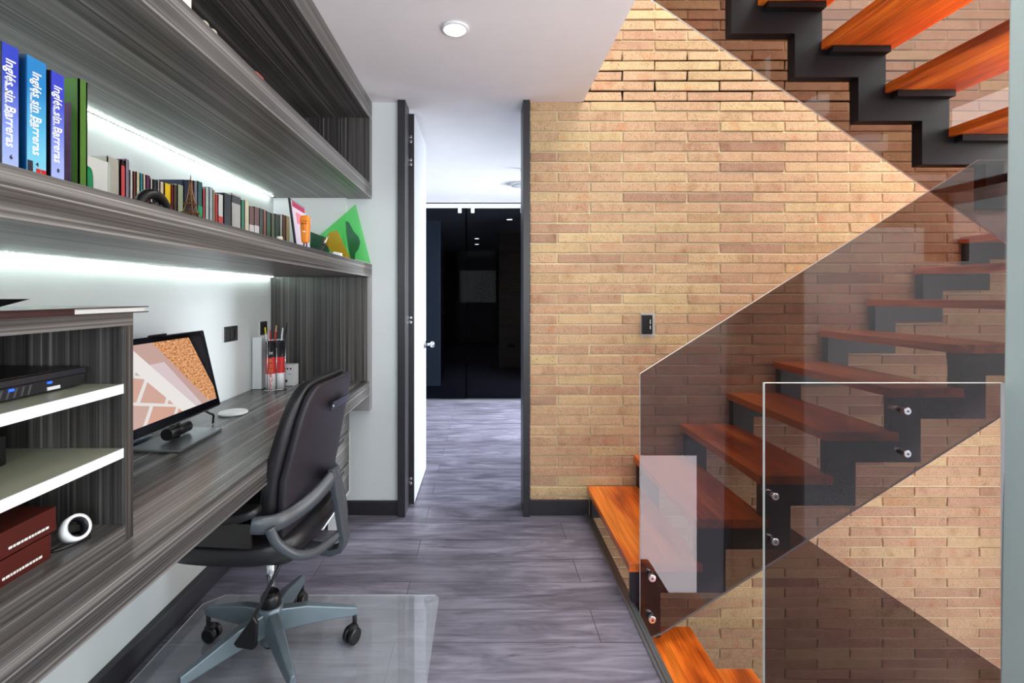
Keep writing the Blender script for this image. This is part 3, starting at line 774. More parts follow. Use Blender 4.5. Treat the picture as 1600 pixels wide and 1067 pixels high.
pens=[((-.006,-.006),(-.024,-.012,.066),(226,226,226),(236,214,40),'white marker with a yellow cap'),
      ((.006,.006),(-.004,.0,.05),(190,30,40),(200,60,70),'short red pen'),
      ((.010,.002),(.024,.012,.075),(190,40,34),(200,160,120),'red pencil'),
      ((.030,.026),(.050,.030,.060),(225,228,235),(235,235,240),'white pen'),
      ((.036,.030),(.060,.050,.062),(40,44,110),(60,70,150),'blue pen'),
      ((.040,.034),(.070,.036,.092),(22,22,24),(22,22,24),'black pen')]
for (bx_,tp,c1,c2,nm) in pens:
    b0=Vector((X0+bx_[0],Y0+bx_[1],bz+.12)); t0=Vector((X0+tp[0],Y0+tp[1],bz+.262+tp[2]))
    e=empty('pen',b0); tag(e,nm+' standing in the pen holder','pen')
    mid=b0.lerp(t0,.84)
    MB().cyl(b0,mid,.004,10).build('barrel', mat(nm.replace(' ','_'),c1,.3), e)
    MB().cyl(mid,t0,.0042,10,r1=.0028).build('tip', mat(nm.replace(' ','_')+'_tip',c2,.3), e)
# white column behind pen stand (tall white box)
tag(bx('tall_box',(-1.215,-1.165,2.50,2.56,.7885,1.06), M['whiteplast'], bevel=.003),'tall narrow white box against the wall behind the pen holder','box')
# small white carton
cb=empty('small_carton',(-1.05,2.62,.7885)); tag(cb,'small white carton with a row of dots in front of the striped panel','box')
xa_,xb_=PX(432,2.62),PX(462,2.62)
MB().box(xa_,xb_,2.60,2.66,.7885,PZ(570,2.6)).build('box_body', M['whiteplast'], cb, bevel=.001)
MB().box(xa_+.012,xa_+.05,2.598,2.6,PZ(570,2.6),PZ(567.5,2.6)).build('tab', M['white'], cb)
for k in range(5): MB().cyl((xa_+.018+k*.017,2.6,PZ(576,2.6)),(xa_+.018+k*.017,2.5985,PZ(576,2.6)),.005,12).build('dot', M['steel'], cb)
MB().box(xa_+.045,xa_+.068,2.5985,2.6,PZ(597,2.6),PZ(593,2.6)).build('barcode', M['steel'], cb)
for px_,w_ in ((436,.02),(450,.018)): MB().box(PX(px_,2.6),PX(px_,2.6)+w_,2.5988,2.6,PZ(585,2.6),PZ(584,2.6)).build('print_line', M['alum'], cb)

# sockets
def plate(name,x,y,z,w_,h_,label,n=3):
    e=empty('wall_switch' if n==3 else 'wall_socket',(x,y,z-h_/2)); tag(e,label,'switch' if n==3 else 'socket')
    MB().box(LX,LX+.004,y-w_/2-.006,y+w_/2,z-h_/2,z+h_/2).build('rim', M['whiteplast'], e)
    MB().box(LX,LX+.009,y-w_/2,y+w_/2,z-h_/2+.002,z+h_/2).build('plate', M['black'], e, bevel=.002)
    for k in range(n):
        yy=y-w_/2+w_*(k+.5)/n
        MB().box(LX+.009,LX+.011,yy-w_*.32/n,yy+w_*.32/n,z-h_*.3,z+h_*.3).build('rocker', M['blackmatte'], e, bevel=.001)
plate('a',LX,2.29,PZ(522,2.284),.115,.075,'black triple wall switch between the computer and the pen holder')
plate('b',LX,2.63,PZ(513,2.62),.075,.075,'black socket on the white wall just above the pen holder',1)
sw=empty('wall_switch',(.96,WY-.012,1.05)); tag(sw,'black wall switch on the brick wall left of the glass','switch')
MB().box(.915,.998,WY-.0125,WY-.009,1.040,1.178).build('plaster_patch', mat('rough_plaster',(182,178,172),.95,bump=.8,bscale=60), sw)
MB().box(.919,.980,WY-.026,WY-.012,1.056,1.166).build('plate', M['black'], sw, bevel=.002)
MB().box(.964,.968,WY-.028,WY-.026,1.115,1.140).box(.964,.968,WY-.028,WY-.026,1.085,1.105).build('marks', M['whiteplast'], sw)

# ------------------------------------------------------------------ books
STZ=1.4626
BLUE=(38,70,178)
def grad_mat(name,ctop,cbot,h):
    m,nt,b=new_mat(name); N,L=nt.nodes,nt.links
    tc=N.new('ShaderNodeTexCoord'); sp=N.new('ShaderNodeSeparateXYZ'); L.new(tc.outputs['Object'],sp.inputs[0])
    mr=N.new('ShaderNodeMapRange'); mr.inputs['From Min'].default_value=0; mr.inputs['From Max'].default_value=h; L.new(sp.outputs['Z'],mr.inputs['Value'])
    r=ramp(N,[(0,srgb(*cbot)),(.45,srgb(*[(a+b_)//2 for a,b_ in zip(ctop,cbot)])),(.75,srgb(*ctop)),(1,srgb(*ctop))]); L.new(mr.outputs[0],r.inputs['Fac']); L.new(r.outputs[0],b.inputs['Base Color'])
    b.inputs['Roughness'].default_value=.22
    return m
def big_case(px0,px1,ytop,ctop,cbot,side,label,num,xf_=-.70,dep=.12,extras=None):
    Ya=(-xf_)*F/(VX-px0); Yb_=(-xf_)*F/(VX-px1); zt_=PZ(ytop,(Ya+Yb_)/2)
    e=empty('video_case',(xf_-dep/2,(Ya+Yb_)/2,STZ)); tag(e,label,'video case')
    h=zt_-STZ
    MB().box(xf_-dep,xf_-.001,Ya,Yb_-.0005,STZ+.0005,zt_).build('case', mat('case_side_'+num,side,.3), e, bevel=.0015)
    MB().box(xf_-.001,xf_,Ya+.0008,Yb_-.001,STZ+.001,zt_-.001).build('spine_sleeve', grad_mat('spine_'+num,ctop,cbot,h), e)
    yc=(Ya+Yb_)/2
    text_obj('spine_title','Inglés sin Barreras',.0205,(xf_+.0004,yc-.0012,zt_-.022),(0,0,-1),(0,1,0),M['white'],e,'LEFT',xs=.86*h/.19)
    text_obj('spine_subtitle','El Video-Maestro de inglés',.0055,(xf_+.0004,Ya+(Yb_-Ya)*.2,zt_-.05),(0,0,-1),(0,1,0),M['white'],e,'LEFT')
    text_obj('spine_number',num,.009,(xf_+.0004,yc,STZ+.024),(0,1,0),(0,0,1),blkm,e,'CENTER')
    return e
big_case(3.5,30,70,(34,60,180),(170,188,232),(16,20,34),'dark blue to pale blue video case at the left end of the book shelf','6')
b2=big_case(42,73,92,(8,120,186),(130,205,225),(10,60,110),'light turquoise video case between the two dark blue cases','4')
for k in range(3): MB().cyl((-.6995,.745+.0,.0) ,(-.699,.745,.0),.0001,6) if False else None
big_case(80,101,114,(40,58,186),(170,186,236),(14,18,32),'dark blue video case standing against the green book','8')
# small black gap box and dice-like red marks of the turquoise case
ra=(-.70)*F/(42-VX)
MB().box(-.72,-.6992,ra+.001,ra+.009,STZ+.001,STZ+.028,0).build('corner_block', mat('navy_block',(30,36,60),.3), b2)
for k in range(2): MB().box(-.6999,-.6988,ra+.015+k*.009,ra+.022+k*.009,STZ+.001,STZ+.018).build('red_mark', redm, b2)
Yg=.865
gb=empty('book',(-.80,Yg,STZ)); tag(gb,'tall green book with purple picture right of the blue cases','book')
gz=PZ(122,Yg)
MB().box(-.88,-.735,Yg,Yg+.003,STZ,gz).box(-.88,-.735,Yg+.016,Yg+.019,STZ,gz).box(-.737,-.735,Yg,Yg+.019,STZ,gz).build('cover', mat('green_cover',(66,112,36),.35), gb)
MB().box(-.88,-.738,Yg+.003,Yg+.016,STZ+.003,gz-.003).build('pages', M['white'], gb)
MB().box(-.79,PX(111,Yg),Yg-.0006,Yg,STZ+.002,PZ(160,Yg)).build('cover_picture', mat('purple_picture',(104,70,110),.4,var=.7,vscale=60), gb)

BXF=-1.03
def small_book(px0,px1,ytop,col,label,xf_=BXF,dep=.13,cat='book',tilt=0,tall_top=None,band=None,pages=True):
    Ya=(-xf_)*F/(VX-px0); Yb_=(-xf_)*F/(VX-px1); zt_=PZ(ytop,(Ya+Yb_)/2); w_=Yb_-Ya
    dep=min(dep, xf_-LX-.012)
    e=empty('book',(xf_-dep/2,(Ya+Yb_)/2,STZ)); tag(e,label,cat,'books on the shelf')
    t=min(.0025,w_*.18)
    MB().box(xf_-dep,xf_,Ya+.0004,Ya+t,STZ+.0002,zt_).box(xf_-dep,xf_,Yb_-t,Yb_-.0004,STZ+.0002,zt_).box(xf_-t,xf_,Ya+.0004,Yb_-.0004,STZ+.0002,zt_).build('cover', mat('cover_%d'%int(px0*10),col,.42,var=.12,vscale=40), e)
    MB().box(xf_-dep+.003,xf_-t,Ya+t,Yb_-t,STZ+.003,zt_-.004).build('pages', M['white'], e)
    if band:
        (f0,f1,bc)=band; h=zt_-STZ
        MB().box(xf_,xf_+.0006,Ya+.001,Yb_-.001,STZ+h*f0,STZ+h*f1).build('spine_label', mat('band_%d'%int(px0*10),bc,.4), e)
    return e
# the wide white volume with its side visible
Yw=1.30
e=empty('book',(-1.1,Yw,STZ)); tag(e,'wide pale grey-white folder just right of the green book','folder','books on the shelf')
MB().box(-1.20,-1.02,1.215,1.223,STZ,PZ(244,1.24)).box(-1.20,-1.02,1.295,1.302,STZ,PZ(244,1.24)).build('cover', mat('pale_folder',(196,206,198),.4), e)
MB().box(-1.20,-1.022,1.223,1.295,STZ,PZ(246,1.25)).build('pages', M['white'], e)
tag(MB().sell((-.99,1.165,STZ+.07),(.02,.028,.07),.35,.5).build('green_bottle', mat('emerald_plastic',(10,150,90),.25)),'small emerald green container beside the tall green book','container')
BK=[(168,186.5,247,(186,184,172),'thick cream-grey book, first spine after the pale folder',None),
(189,195,250,(54,26,34),'thin maroon book with pink-red label after the cream-grey one',(.35,.92,(214,80,84))),
(196,201.5,249,(150,140,160),'lilac-grey book beside the pink-red label',None),
(203,207.6,266,(208,206,206),'slim white book after the lilac-grey one',None),
(208,212.5,268,(110,60,56),'slim reddish-brown book after the slim white one',None),
(213,218.5,269,(210,202,170),'cream book next to the slim teal one',None),
(219,223,271,(50,150,160),'slim teal book among the cream ones',None),
(223.5,227.5,272,(214,196,170),'slim beige book between teal and purple',None),
(228,234.5,274,(92,40,84),'purple book above the black ornament',None),
(235,238.5,279,(196,190,180),'slim off-white book right of the purple one',None),
(239,245.5,281,(38,44,50),'charcoal book above the black ornament',None),
(246,249.5,281,(150,148,156),'slim grey book right of the charcoal one',None),
(250,256,284,(214,196,166),'cream book left of the yellow one',None),
(268,270.5,289,(140,30,30),'thin dark red book right of the yellow one',None),
(271,277,289,(70,56,42),'dark brown book right of the thin red one',None),
(277.5,286.5,289,(160,170,140),'sage green book left of the tower figurine',None),
(287,295.5,282,(26,32,60),'navy book directly behind the tower figurine',None),
(296,302.5,282,(44,48,58),'dark slate book behind the right side of the tower figurine',None),
(303,308.5,283,(120,118,130),'grey book right of the tower figurine',None),
(309,316.2,284,(52,96,96),'dark teal book with green label',(.45,.62,(30,160,110))),
(317,320.5,295,(206,70,84),'slim pink-red book right of the dark teal one',None),
(321,326.5,293,(176,196,188),'pale mint book right of the pink-red one',None),
(327,332.6,293,(168,182,190),'pale blue-grey book right of the mint one',None),
(333,335.8,297,(196,160,120),'thin tan book left of the red and white one',None),
(336,340.5,304,(186,34,36),'thin bright red book left of the red and white one',None),
(341,348.6,304,(216,214,210),'white book with a red lower half',(0,.60,(206,44,50))),
(350,361,303,(30,32,44),'broad black book left of the white box set',None),
(362,376,304,(196,192,186),'broad off-white box set with dark top corner',(.84,.97,(60,60,66))),
(377,382,313,(24,118,84),'slim green book right of the white box set',None),
(382.5,389,313,(204,190,160),'cream book right of the slim green one',None),
(389.5,397,323,(92,38,40),'maroon book with pale lettering, left of its twin',(.3,.62,(190,180,180))),
(397.5,405,324,(88,34,38),'maroon book with pale lettering, right of its twin',(.3,.62,(186,176,176))),
(405.5,411,326,(28,26,28),'black book right of the maroon twins',None),
(411.5,416,328,(110,40,40),'thin red-brown book next to the dark green one',None),
(416.5,423,331,(34,58,44),'dark green book near the far end of the row',None),
(424,429.5,334,(70,68,48),'olive book near the far end of the row',None),
(430,437,335,(34,32,32),'black book behind the small cream jar',None),
(437.5,441,335,(180,176,172),'slim pale book behind the small cream jar',None),
(441.5,446.5,336,(104,34,48),'wine red book right of the cream jar',None),
(447,452.5,338,(176,146,110),'tan book, last of the row beside the leaning picture',None)]
for (a,b_,yt,c_,lab,bd) in BK: small_book(a,b_,yt,c_,lab,band=bd)
small_book(257,267,287,(240,200,14),'bright yellow book right of the black ornament')
# flat stack on top of the last books
zz=PZ(336,2.2)+.004
tag(bx('flat_booklet',(-1.20,-1.05,2.06,2.42,zz+.012,zz+.018), M['alum']),'grey booklet lying flat across the last books','booklet')
# black ornament: tyre-shaped arch
oc=Vector((-.80,1.155,STZ)); e=empty('ornament',oc); tag(e,'black rounded ornament in front of the purple and charcoal books','ornament')
q=[oc+Vector((0,.052*math.cos(t*PI/14),.012+.052*math.sin(t*PI/14))) for t in range(15)]
MB().tube(q,.0125,14).build('arch', M['black'], e)
mb=MB()
for t in (0.5,1.05,1.6,2.15,2.7):
    mb.sell(oc+Vector((.004,.028*math.cos(t),.012+.026*math.sin(t))),(.008,.009,.009),1,1,12,8)
mb.box(oc.x-.012,oc.x+.012,oc.y-.062,oc.y+.062,STZ,STZ+.010)
mb.build('beads', M['black'], e)
# tower figurine (lattice tower)
tc_=Vector((-.73,1.187,STZ)); H=.113; mb=MB()
def tw(z):  # half width
    t=z/H; return .0165*(1-t)**1.9+.0012
lev=[0,.012,.024,.036,.05,.064,.08,.098]
for sx_ in (-1,1):
    for sy_ in (-1,1):
        mb.tube([tc_+Vector((sx_*tw(z),sy_*tw(z),z)) for z in [H*i/14 for i in range(14)]],.0016,6)
for z in (.022,.044): mb.box(tc_.x-tw(z)-.003,tc_.x+tw(z)+.003,tc_.y-tw(z)-.003,tc_.y+tw(z)+.003,STZ+z,STZ+z+.004)
for a,b_ in zip(lev[:-1],lev[1:]):
    for sx_ in (-1,1):
        mb.cyl(tc_+Vector((sx_*tw(a),-tw(a),a)),tc_+Vector((sx_*tw(b_),tw(b_),b_)),.0008,5)
        mb.cyl(tc_+Vector((sx_*tw(a),tw(a),a)),tc_+Vector((sx_*tw(b_),-tw(b_),b_)),.0008,5)
        mb.cyl(tc_+Vector((-tw(a),sx_*tw(a),a)),tc_+Vector((tw(b_),sx_*tw(b_),b_)),.0008,5)
mb.cyl(tc_+Vector((0,0,H*.86)),tc_+Vector((0,0,H+.006)),.0022,8,r1=.0004)
mb.box(tc_.x-.0165,tc_.x+.0165,tc_.y-.0165,tc_.y+.0165,STZ,STZ+.003)
tag(mb.build('tower_figurine', mat('old_bronze',(112,78,52),.35,metal=.7)),'bronze lattice tower figurine standing in front of the books','figurine')
# cream jar
jx,jy=PX(437,1.72),1.72
j=empty('jar',(jx,jy,STZ)); tag(j,'small cream jar at the shelf front near the last books','jar')
MB().lathe([(.012,0),(.017,.004),(.017,.014),(.013,.019)],(jx,jy,STZ),24).build('body', mat('cream_ceramic',(206,202,186),.4), j)
MB().lathe([(.011,.019),(.011,.029),(.009,.031)],(jx,jy,STZ),24).build('neck', mat('cream_ceramic_lid',(214,210,196),.4), j)
# leaning picture
Yp=1.90
pf=empty('picture_frame',(PX(470,Yp),Yp,STZ)); tag(pf,'leaning magazine in a black edged frame behind the orange figurine','picture')
a0=P(463,394,Yp); a1=P(452,309,Yp-.02); b1=P(476,325,Yp+.10); b0=P(485,396,Yp+.12)
for v in (a0,b0): v.z=STZ+.0005
nrm=(a1-a0).cross(b0-a0).normalized(); 
if nrm.y>0: nrm=-nrm
MB().prism([a0,b0,b1,a1],tuple(-nrm*.006)).build('board', M['black'], pf)
def quad(u0,u1,v0,v1,d):
    g=lambda u,v:(a0.lerp(b0,u)).lerp(a1.lerp(b1,u),v)+nrm*d
    return [g(u0,v0),g(u1,v0),g(u1,v1),g(u0,v1)]
MB().prism(quad(.07,1,.02,.98,.0004),tuple(nrm*.0004)).build('cover_sheet', mat('lilac_sheet',(206,196,214),.35), pf)
MB().prism(quad(.12,.95,.86,.97,.001),tuple(nrm*.0004)).build('masthead', mat('crimson_print',(160,30,70),.35), pf)
MB().prism(quad(.3,.62,.55,.78,.001),tuple(nrm*.0004)).build('picture', mat('rose_print',(214,120,140),.35), pf)
# orange figurine with a carved face (plain moai-like head on thin legs)
Yf=1.815; fx=PX(477,Yf)
of=empty('figurine',(fx,Yf,STZ)); tag(of,'orange carved head figurine on short dark legs','figurine')
zt_=PZ(337,Yf); zl=STZ+.018; hh=zt_-zl
def hd(q):
    t=(q.z/hh+.5); s_=(.75+.35*t) if t<.55 else (.94+.06*t)
    return (q.x*s_,q.y*s_,q.z)
MB().sell((fx,Yf,zl+hh/2),(.017,.015,hh/2),.25,.45,28,20,0,hd).build('head', mat('orange_resin',(228,132,30),.4), of)
mb=MB().sell((fx+.001,Yf-.0155,zl+hh*.60),(.0035,.006,.012),1,1,12,8).box(fx-.013,fx+.014,Yf-.0185,Yf-.012,zl+hh*.76,zl+hh*.81)
mb.build('brow_and_nose', mat('orange_resin_dark',(206,108,20),.4), of)
mb=MB().sell((fx-.006,Yf-.0150,zl+hh*.69),(.0035,.003,.0022),1,1,10,6).sell((fx+.007,Yf-.0150,zl+hh*.69),(.0035,.003,.0022),1,1,10,6)
mb.build('eyes', M['black'], of)
MB().sell((fx,Yf-.0142,zl+hh*.40),(.006,.003,.0032),1,1,12,6).build('mouth', M['white'], of)
for dx in (-.005,.005): MB().cyl((fx+dx,Yf,STZ),(fx+dx,Yf,zl+.01),.0028,10).build('leg', mat('dark_legs',(60,40,44),.5), of)
# green set square + curve + amber ruler
def gplastic(name,t): return glass(name,t,1.0,haze=.10)
Yt=2.715
gm=mat('green_film',(60,220,90),.2); 
def film(name,col,alpha):
    m,nt,b=new_mat(name); b.inputs['Base Color'].default_value=srgb(*col); b.inputs['Roughness'].default_value=.15
    N,L=nt.nodes,nt.links; out=[n for n in N if n.type=='OUTPUT_MATERIAL'][0]
    tr=N.new('ShaderNodeBsdfTransparent'); c=srgb(*col); mxc=max(c[:3]); tr.inputs[0].default_value=(min(1,(c[0]/mxc)**.25+.05),min(1,(c[1]/mxc)**.12),min(1,(c[2]/mxc)**.25+.03),1)
    mx=N.new('ShaderNodeMixShader'); mx.inputs[0].default_value=alpha; L.new(tr.outputs[0],mx.inputs[1]); L.new(b.outputs[0],mx.inputs[2]); L.new(mx.outputs[0],out.inputs['Surface'])
    return m
t3=[P(555.5,319,Yt+.005),P(579,414,Yt),P(482,383,Yt+.01)]
t3[1].z=STZ+.002
tag(MB().prism(t3,(0,.0025,0)).build('set_square', film('clear_green_film',(80,214,100),.14)),'large clear green drawing triangle standing at the shelf end','ruler')
pc=[(540,345),(545,347),(553,362),(560,370),(563,379),(560,389),(555,396),(554,409),(549,409),(546,396),(543,380),(541,365)]
Yc=2.62
yo=Yc; pts_=[P(a,b_,yo) for a,b_ in pc]
zmin=min(p_.z for p_ in pts_)
for p_ in pts_: p_.z=max(p_.z,STZ+.001)
tag(MB().prism(pts_,(0,.003,0)).build('french_curve', mat('deep_green_plastic',(4,92,50),.25)),'dark green curved drawing template in front of the clear green triangle','ruler')
Ya_=2.45
pa=[P(520,395,Ya_),P(548,404,Ya_),P(538,385,Ya_),P(527,360,Ya_),P(516,362,Ya_),P(505,376,Ya_)]
for p_ in pa: p_.z=max(p_.z,STZ+.001)
tag(MB().prism(pa,(0,.004,0)).build('protractor', film('amber_film',(196,136,30),.45)),'amber drawing template behind the green triangle','ruler')
tag(MB().prism([P(485,362,2.5),P(512,372,2.5),P(515,395,2.5)+Vector((0,0,-.02)),P(485,395,2.5)+Vector((0,0,-.02))],(0,.004,0)).build('drawing_board', mat('dark_green_board',(14,74,48),.3)),'dark green sheet between the picture and the rulers','board')
q0=P(499,391,2.1); q0.z=STZ+.004
cs=empty('compass_tool',q0); tag(cs,'black and silver drawing tool leaning right of the picture','tool')
q1=P(513,368,2.14)
MB().tube([q0,q0.lerp(q1,.5)],.006,10).build('grip', M['black'], cs); MB().tube([q0.lerp(q1,.5),q1],[.005,.003],10).build('shaft', M['chrome'], cs)
tag(MB().prism([P(520,398,2.2),P(532,402,2.2),P(532,397,2.2),P(521,395,2.2)],(0,.03,0)).build('eraser', M['whiteplast']),'white eraser lying at the shelf front below the rulers','eraser')
ers=bpy.data.objects['eraser']; ers.location.z=STZ+.0003

# things on the upper cabinet
UZ=1.9245
def onup(px,py,Y): return P(px,py,Y)
Yq=.655*F/(VX-306)
tag(bx('white_box',(-.75,-.672,Yq-.018,Yq+.012,UZ,UZ+.10), M['white'], bevel=.001),'white box standing near the front of the upper cabinet','box')
for i,(px,lab) in enumerate(((325,'small cream ornament in the upper cabinet, nearer the white box'),(338,'small cream ornament in the upper cabinet, farther from the white box'))):
    Yq=.665*F/(VX-px)
    tag(MB().sell((-.675,Yq,UZ+.009),(.010,.012,.009),.7,.8,20,12).build('ornament', mat('shell_%d'%i,(206,190,170),.5)),lab,'ornament')
Yq=.68*F/(VX-370)
tag(MB().tube([(-.68,Yq,UZ+.003),(-.675,Yq+.05,UZ+.014),(-.672,Yq+.085,UZ+.006),(-.67,Yq+.09,UZ+.016)],[.003,.003,.002,.001],8).build('twig', mat('dark_twig',(70,66,50),.6)),'thin dark twig lying in the upper cabinet','twig')
Yq=.67*F/(VX-404)
tag(MB().sell((-.675,Yq,UZ+.007),(.012,.03,.007),.5,.5,20,10).build('toy_car', mat('red_lacquer',(206,60,30),.3)),'small red object in the upper cabinet above the books','ornament')

# ------------------------------------------------------------------ chair mat
yy0,yy1=.35,2.035
pts=[(-1.17,yy0,.0015),(-.185,yy0,.0015),(-.19,yy1-.02,.0015),(-.21,yy1,.0015),(-1.10,yy1,.0015),(-1.165,yy1-.06,.0015)]
tag(MB().prism(pts,(0,0,.003),0,1).build('chair_mat', [M['gmat'],M['gedge']]),'clear plastic mat on the floor under the office chair','floor mat')

# ------------------------------------------------------------------ office chair
TH=math.radians(-5)
ch=empty('office_chair',(-.75,1.68,.0046),TH); tag(ch,'black leather office chair with grey five-star base at the desk','chair')
def part(mb,name,m,par=ch,**k): return mb.build(name,m,par,local=True,**k)
# seat cushion: front is -x
def seatfn(q):
    x,y,z=q; 
    z+= -.018*(abs(y)/.24)**3*0 + (.02*(x/.25)**2 if x>0 else -.035*(x/.27)**4)
    return (x,y,z)
part(MB().sell((-.04,0,.475),(.228,.232,.045),.45,.5,48,20,0,seatfn),'seat',M['leather'])
part(MB().sell((-.03,0,.436),(.185,.17,.018),.3,.3,32,12),'seat_pan',M['black'])
# backrest
def prof(z):
    pts=[(.44,.140),(.52,.134),(.60,.143),(.70,.160),(.81,.184),(.90,.206),(1.0,.234)]
    for (z0,x0),(z1,x1) in zip(pts[:-1],pts[1:]):
        if z<=z1 or z1==1.0:
            t=(z-z0)/(z1-z0); return x0+(x1-x0)*t
def wid(z):
    pts=[(.44,.150),(.52,.190),(.60,.212),(.72,.226),(.82,.216),(.92,.194),(1.0,.178)]
    for (z0,x0),(z1,x1) in zip(pts[:-1],pts[1:]):
        if z<=z1 or z1==1.0:
            t=(z-z0)/(z1-z0); return x0+(x1-x0)*t
def backshell(z0,z1,dx,th,wk,curv,n=24,mm=14,exp=.45):
    """closed padded slab following the back profile"""
    mb=MB(); NV=40
    zc=(z0+z1)/2; hh=(z1-z0)/2
    def fn(q):
        z=zc+q.z; zz=min(max(z,.44),1.0)
        y=q.y/ .225*wid(zz)*wk
        x=prof(zz)+dx+q.x-curv*(abs(q.y)/.225)**2
        return (x,y,z)
    mb.sell((0,0,0),(th,.225,hh),exp,exp,48,32,0,fn)
    return mb
part(backshell(.47,1.003,-.034,.026,1.04,.012,exp=.32),'backrest',M['leather'])
part(backshell(.425,.992,.006,.013,.95,.014,exp=.2),'back_shell',M['leatherback'])
# handle slot plate on back shell
mb=MB(); ys=[-.075+.15*i/10 for i in range(11)]
g=lambda y,dz,dx:(prof(.90+dz)+.006+.025+dx-.014*(y/.225)**2, y+.035,.90+dz)
vs=[];fs=[]
for y in ys:
    vs+= [g(y,-.016,-.004),g(y,.016,.0),g(y,.016,.006),g(y,-.016,.002)]
for i in range(10):
    for k in range(4): fs.append((i*4+k,i*4+(k+1)%4,(i+1)*4+(k+1)%4,(i+1)*4+k))
fs+=[(0,1,2,3),(43,42,41,40)]
o=part(MB().add(vs,fs),'handle_plate',mat('satin_plate',(70,74,84),.25,metal=.7),bevel=.002)
part(MB().lathe([(.004,0),(.006,.001),(.003,.0025)],g(-.066,0,.004),12,axis='x'),'logo_button',M['chrome'],o)
# spine (J bar)
spts=[(.226,0,.680),(.240,0,.60),(.256,0,.50),(.268,0,.430),(.258,0,.402),(.225,0,.390),(.12,0,.400),(.02,0,.405)]
def bar(pts,w_,t_,m=0):
    mb=MB(); pts=[Vector(p) for p in pts]; N_=len(pts); vs=[]
    for i,p in enumerate(pts):
        t=(pts[min(i+1,N_-1)]-pts[max(i-1,0)]).normalized(); n=Vector((0,1,0)).cross(t).normalized()
        for sy_,sn in ((-1,-1),(1,-1),(1,1),(-1,1)): vs.append(p+Vector((0,sy_*w_/2,0))+n*sn*t_/2)
    fs=[]
    for i in range(N_-1):
        for k in range(4): fs.append((i*4+k,i*4+(k+1)%4,(i+1)*4+(k+1)%4,(i+1)*4+k))
    fs+=[(0,1,2,3),tuple(N_*4-4+k for k in (3,2,1,0))]
    return mb.add(vs,fs,m)
part(bar(spts,.052,.022),'spine',M['armplast'],bevel=.005)
def spline(pts,n=6):
    pts=[Vector(p) for p in pts]; out=[]
    P_=[pts[0]]+pts+[pts[-1]]
    for i in range(1,len(P_)-2):
        for k in range(n):
            t=k/n; a,b_,c_,d_=P_[i-1],P_[i],P_[i+1],P_[i+2]
            out.append(.5*((2*b_)+(c_-a)*t+(2*a-5*b_+4*c_-d_)*t*t+(3*b_-a-3*c_+d_)*t**3))
    out.append(pts[-1]); return out
for sd,lab in ((-1,'near'),(1,'far')):
    o=part(MB().tube(spline([(.232,0,.655),(.206,sd*.075,.618),(.172,sd*.15,.592),(.145,sd*.215,.588),(.115,sd*.250,.592),(.085,sd*.262,.596)]),.0155,16,up=(0,0,1),flat=1.75),'arm_tube',M['armplast'])
    part(MB().tube(spline([(.135,sd*.252,.585),(.152,sd*.240,.535),(.185,sd*.20,.482),(.215,sd*.135,.452),(.240,sd*.05,.448),(.256,0,.458)]),.0115,12,flat=1.3,up=(0,0,1)),'lower_arm_bar',M['armplast'])
    part(MB().box(-.16,.085,sd*.262-.004,sd*.262+.004,.528,.60),'arm_panel',mat('smoked_arm_panel',(30,27,26),.25))
    part(MB().sell((-.04,sd*.262,.619),(.15,.038,.017),.4,.5,32,12,0,lambda q:(q.x,q.y,q.z+.02*(q.x/.14)**2)),'arm_pad',M['leather'])
part(MB().lathe([(.05,.395),(.06,.41),(.055,.425)],(0,0,0),20).box(-.11,.09,-.055,.055,.385,.42),'mechanism',M['black'],bevel=.006)
part(MB().cyl((0,0,.19),(0,0,.40),.014,20),'gas_lift',M['chrome'])
part(MB().lathe([(.030,.185),(.034,.19),(.034,.22),(.026,.232)],(0,0,0),24),'lift_collar',M['black'])
part(MB().lathe([(.028,.055),(.034,.065),(.036,.12),(.041,.13),(.041,.178),(.036,.188)],(0,0,0),32),'hub',M['basealu'])
part(MB().lathe([(.020,.045),(.026,.05),(.026,.07)],(0,0,0),20),'hub_plug',M['black'])
RB=.285
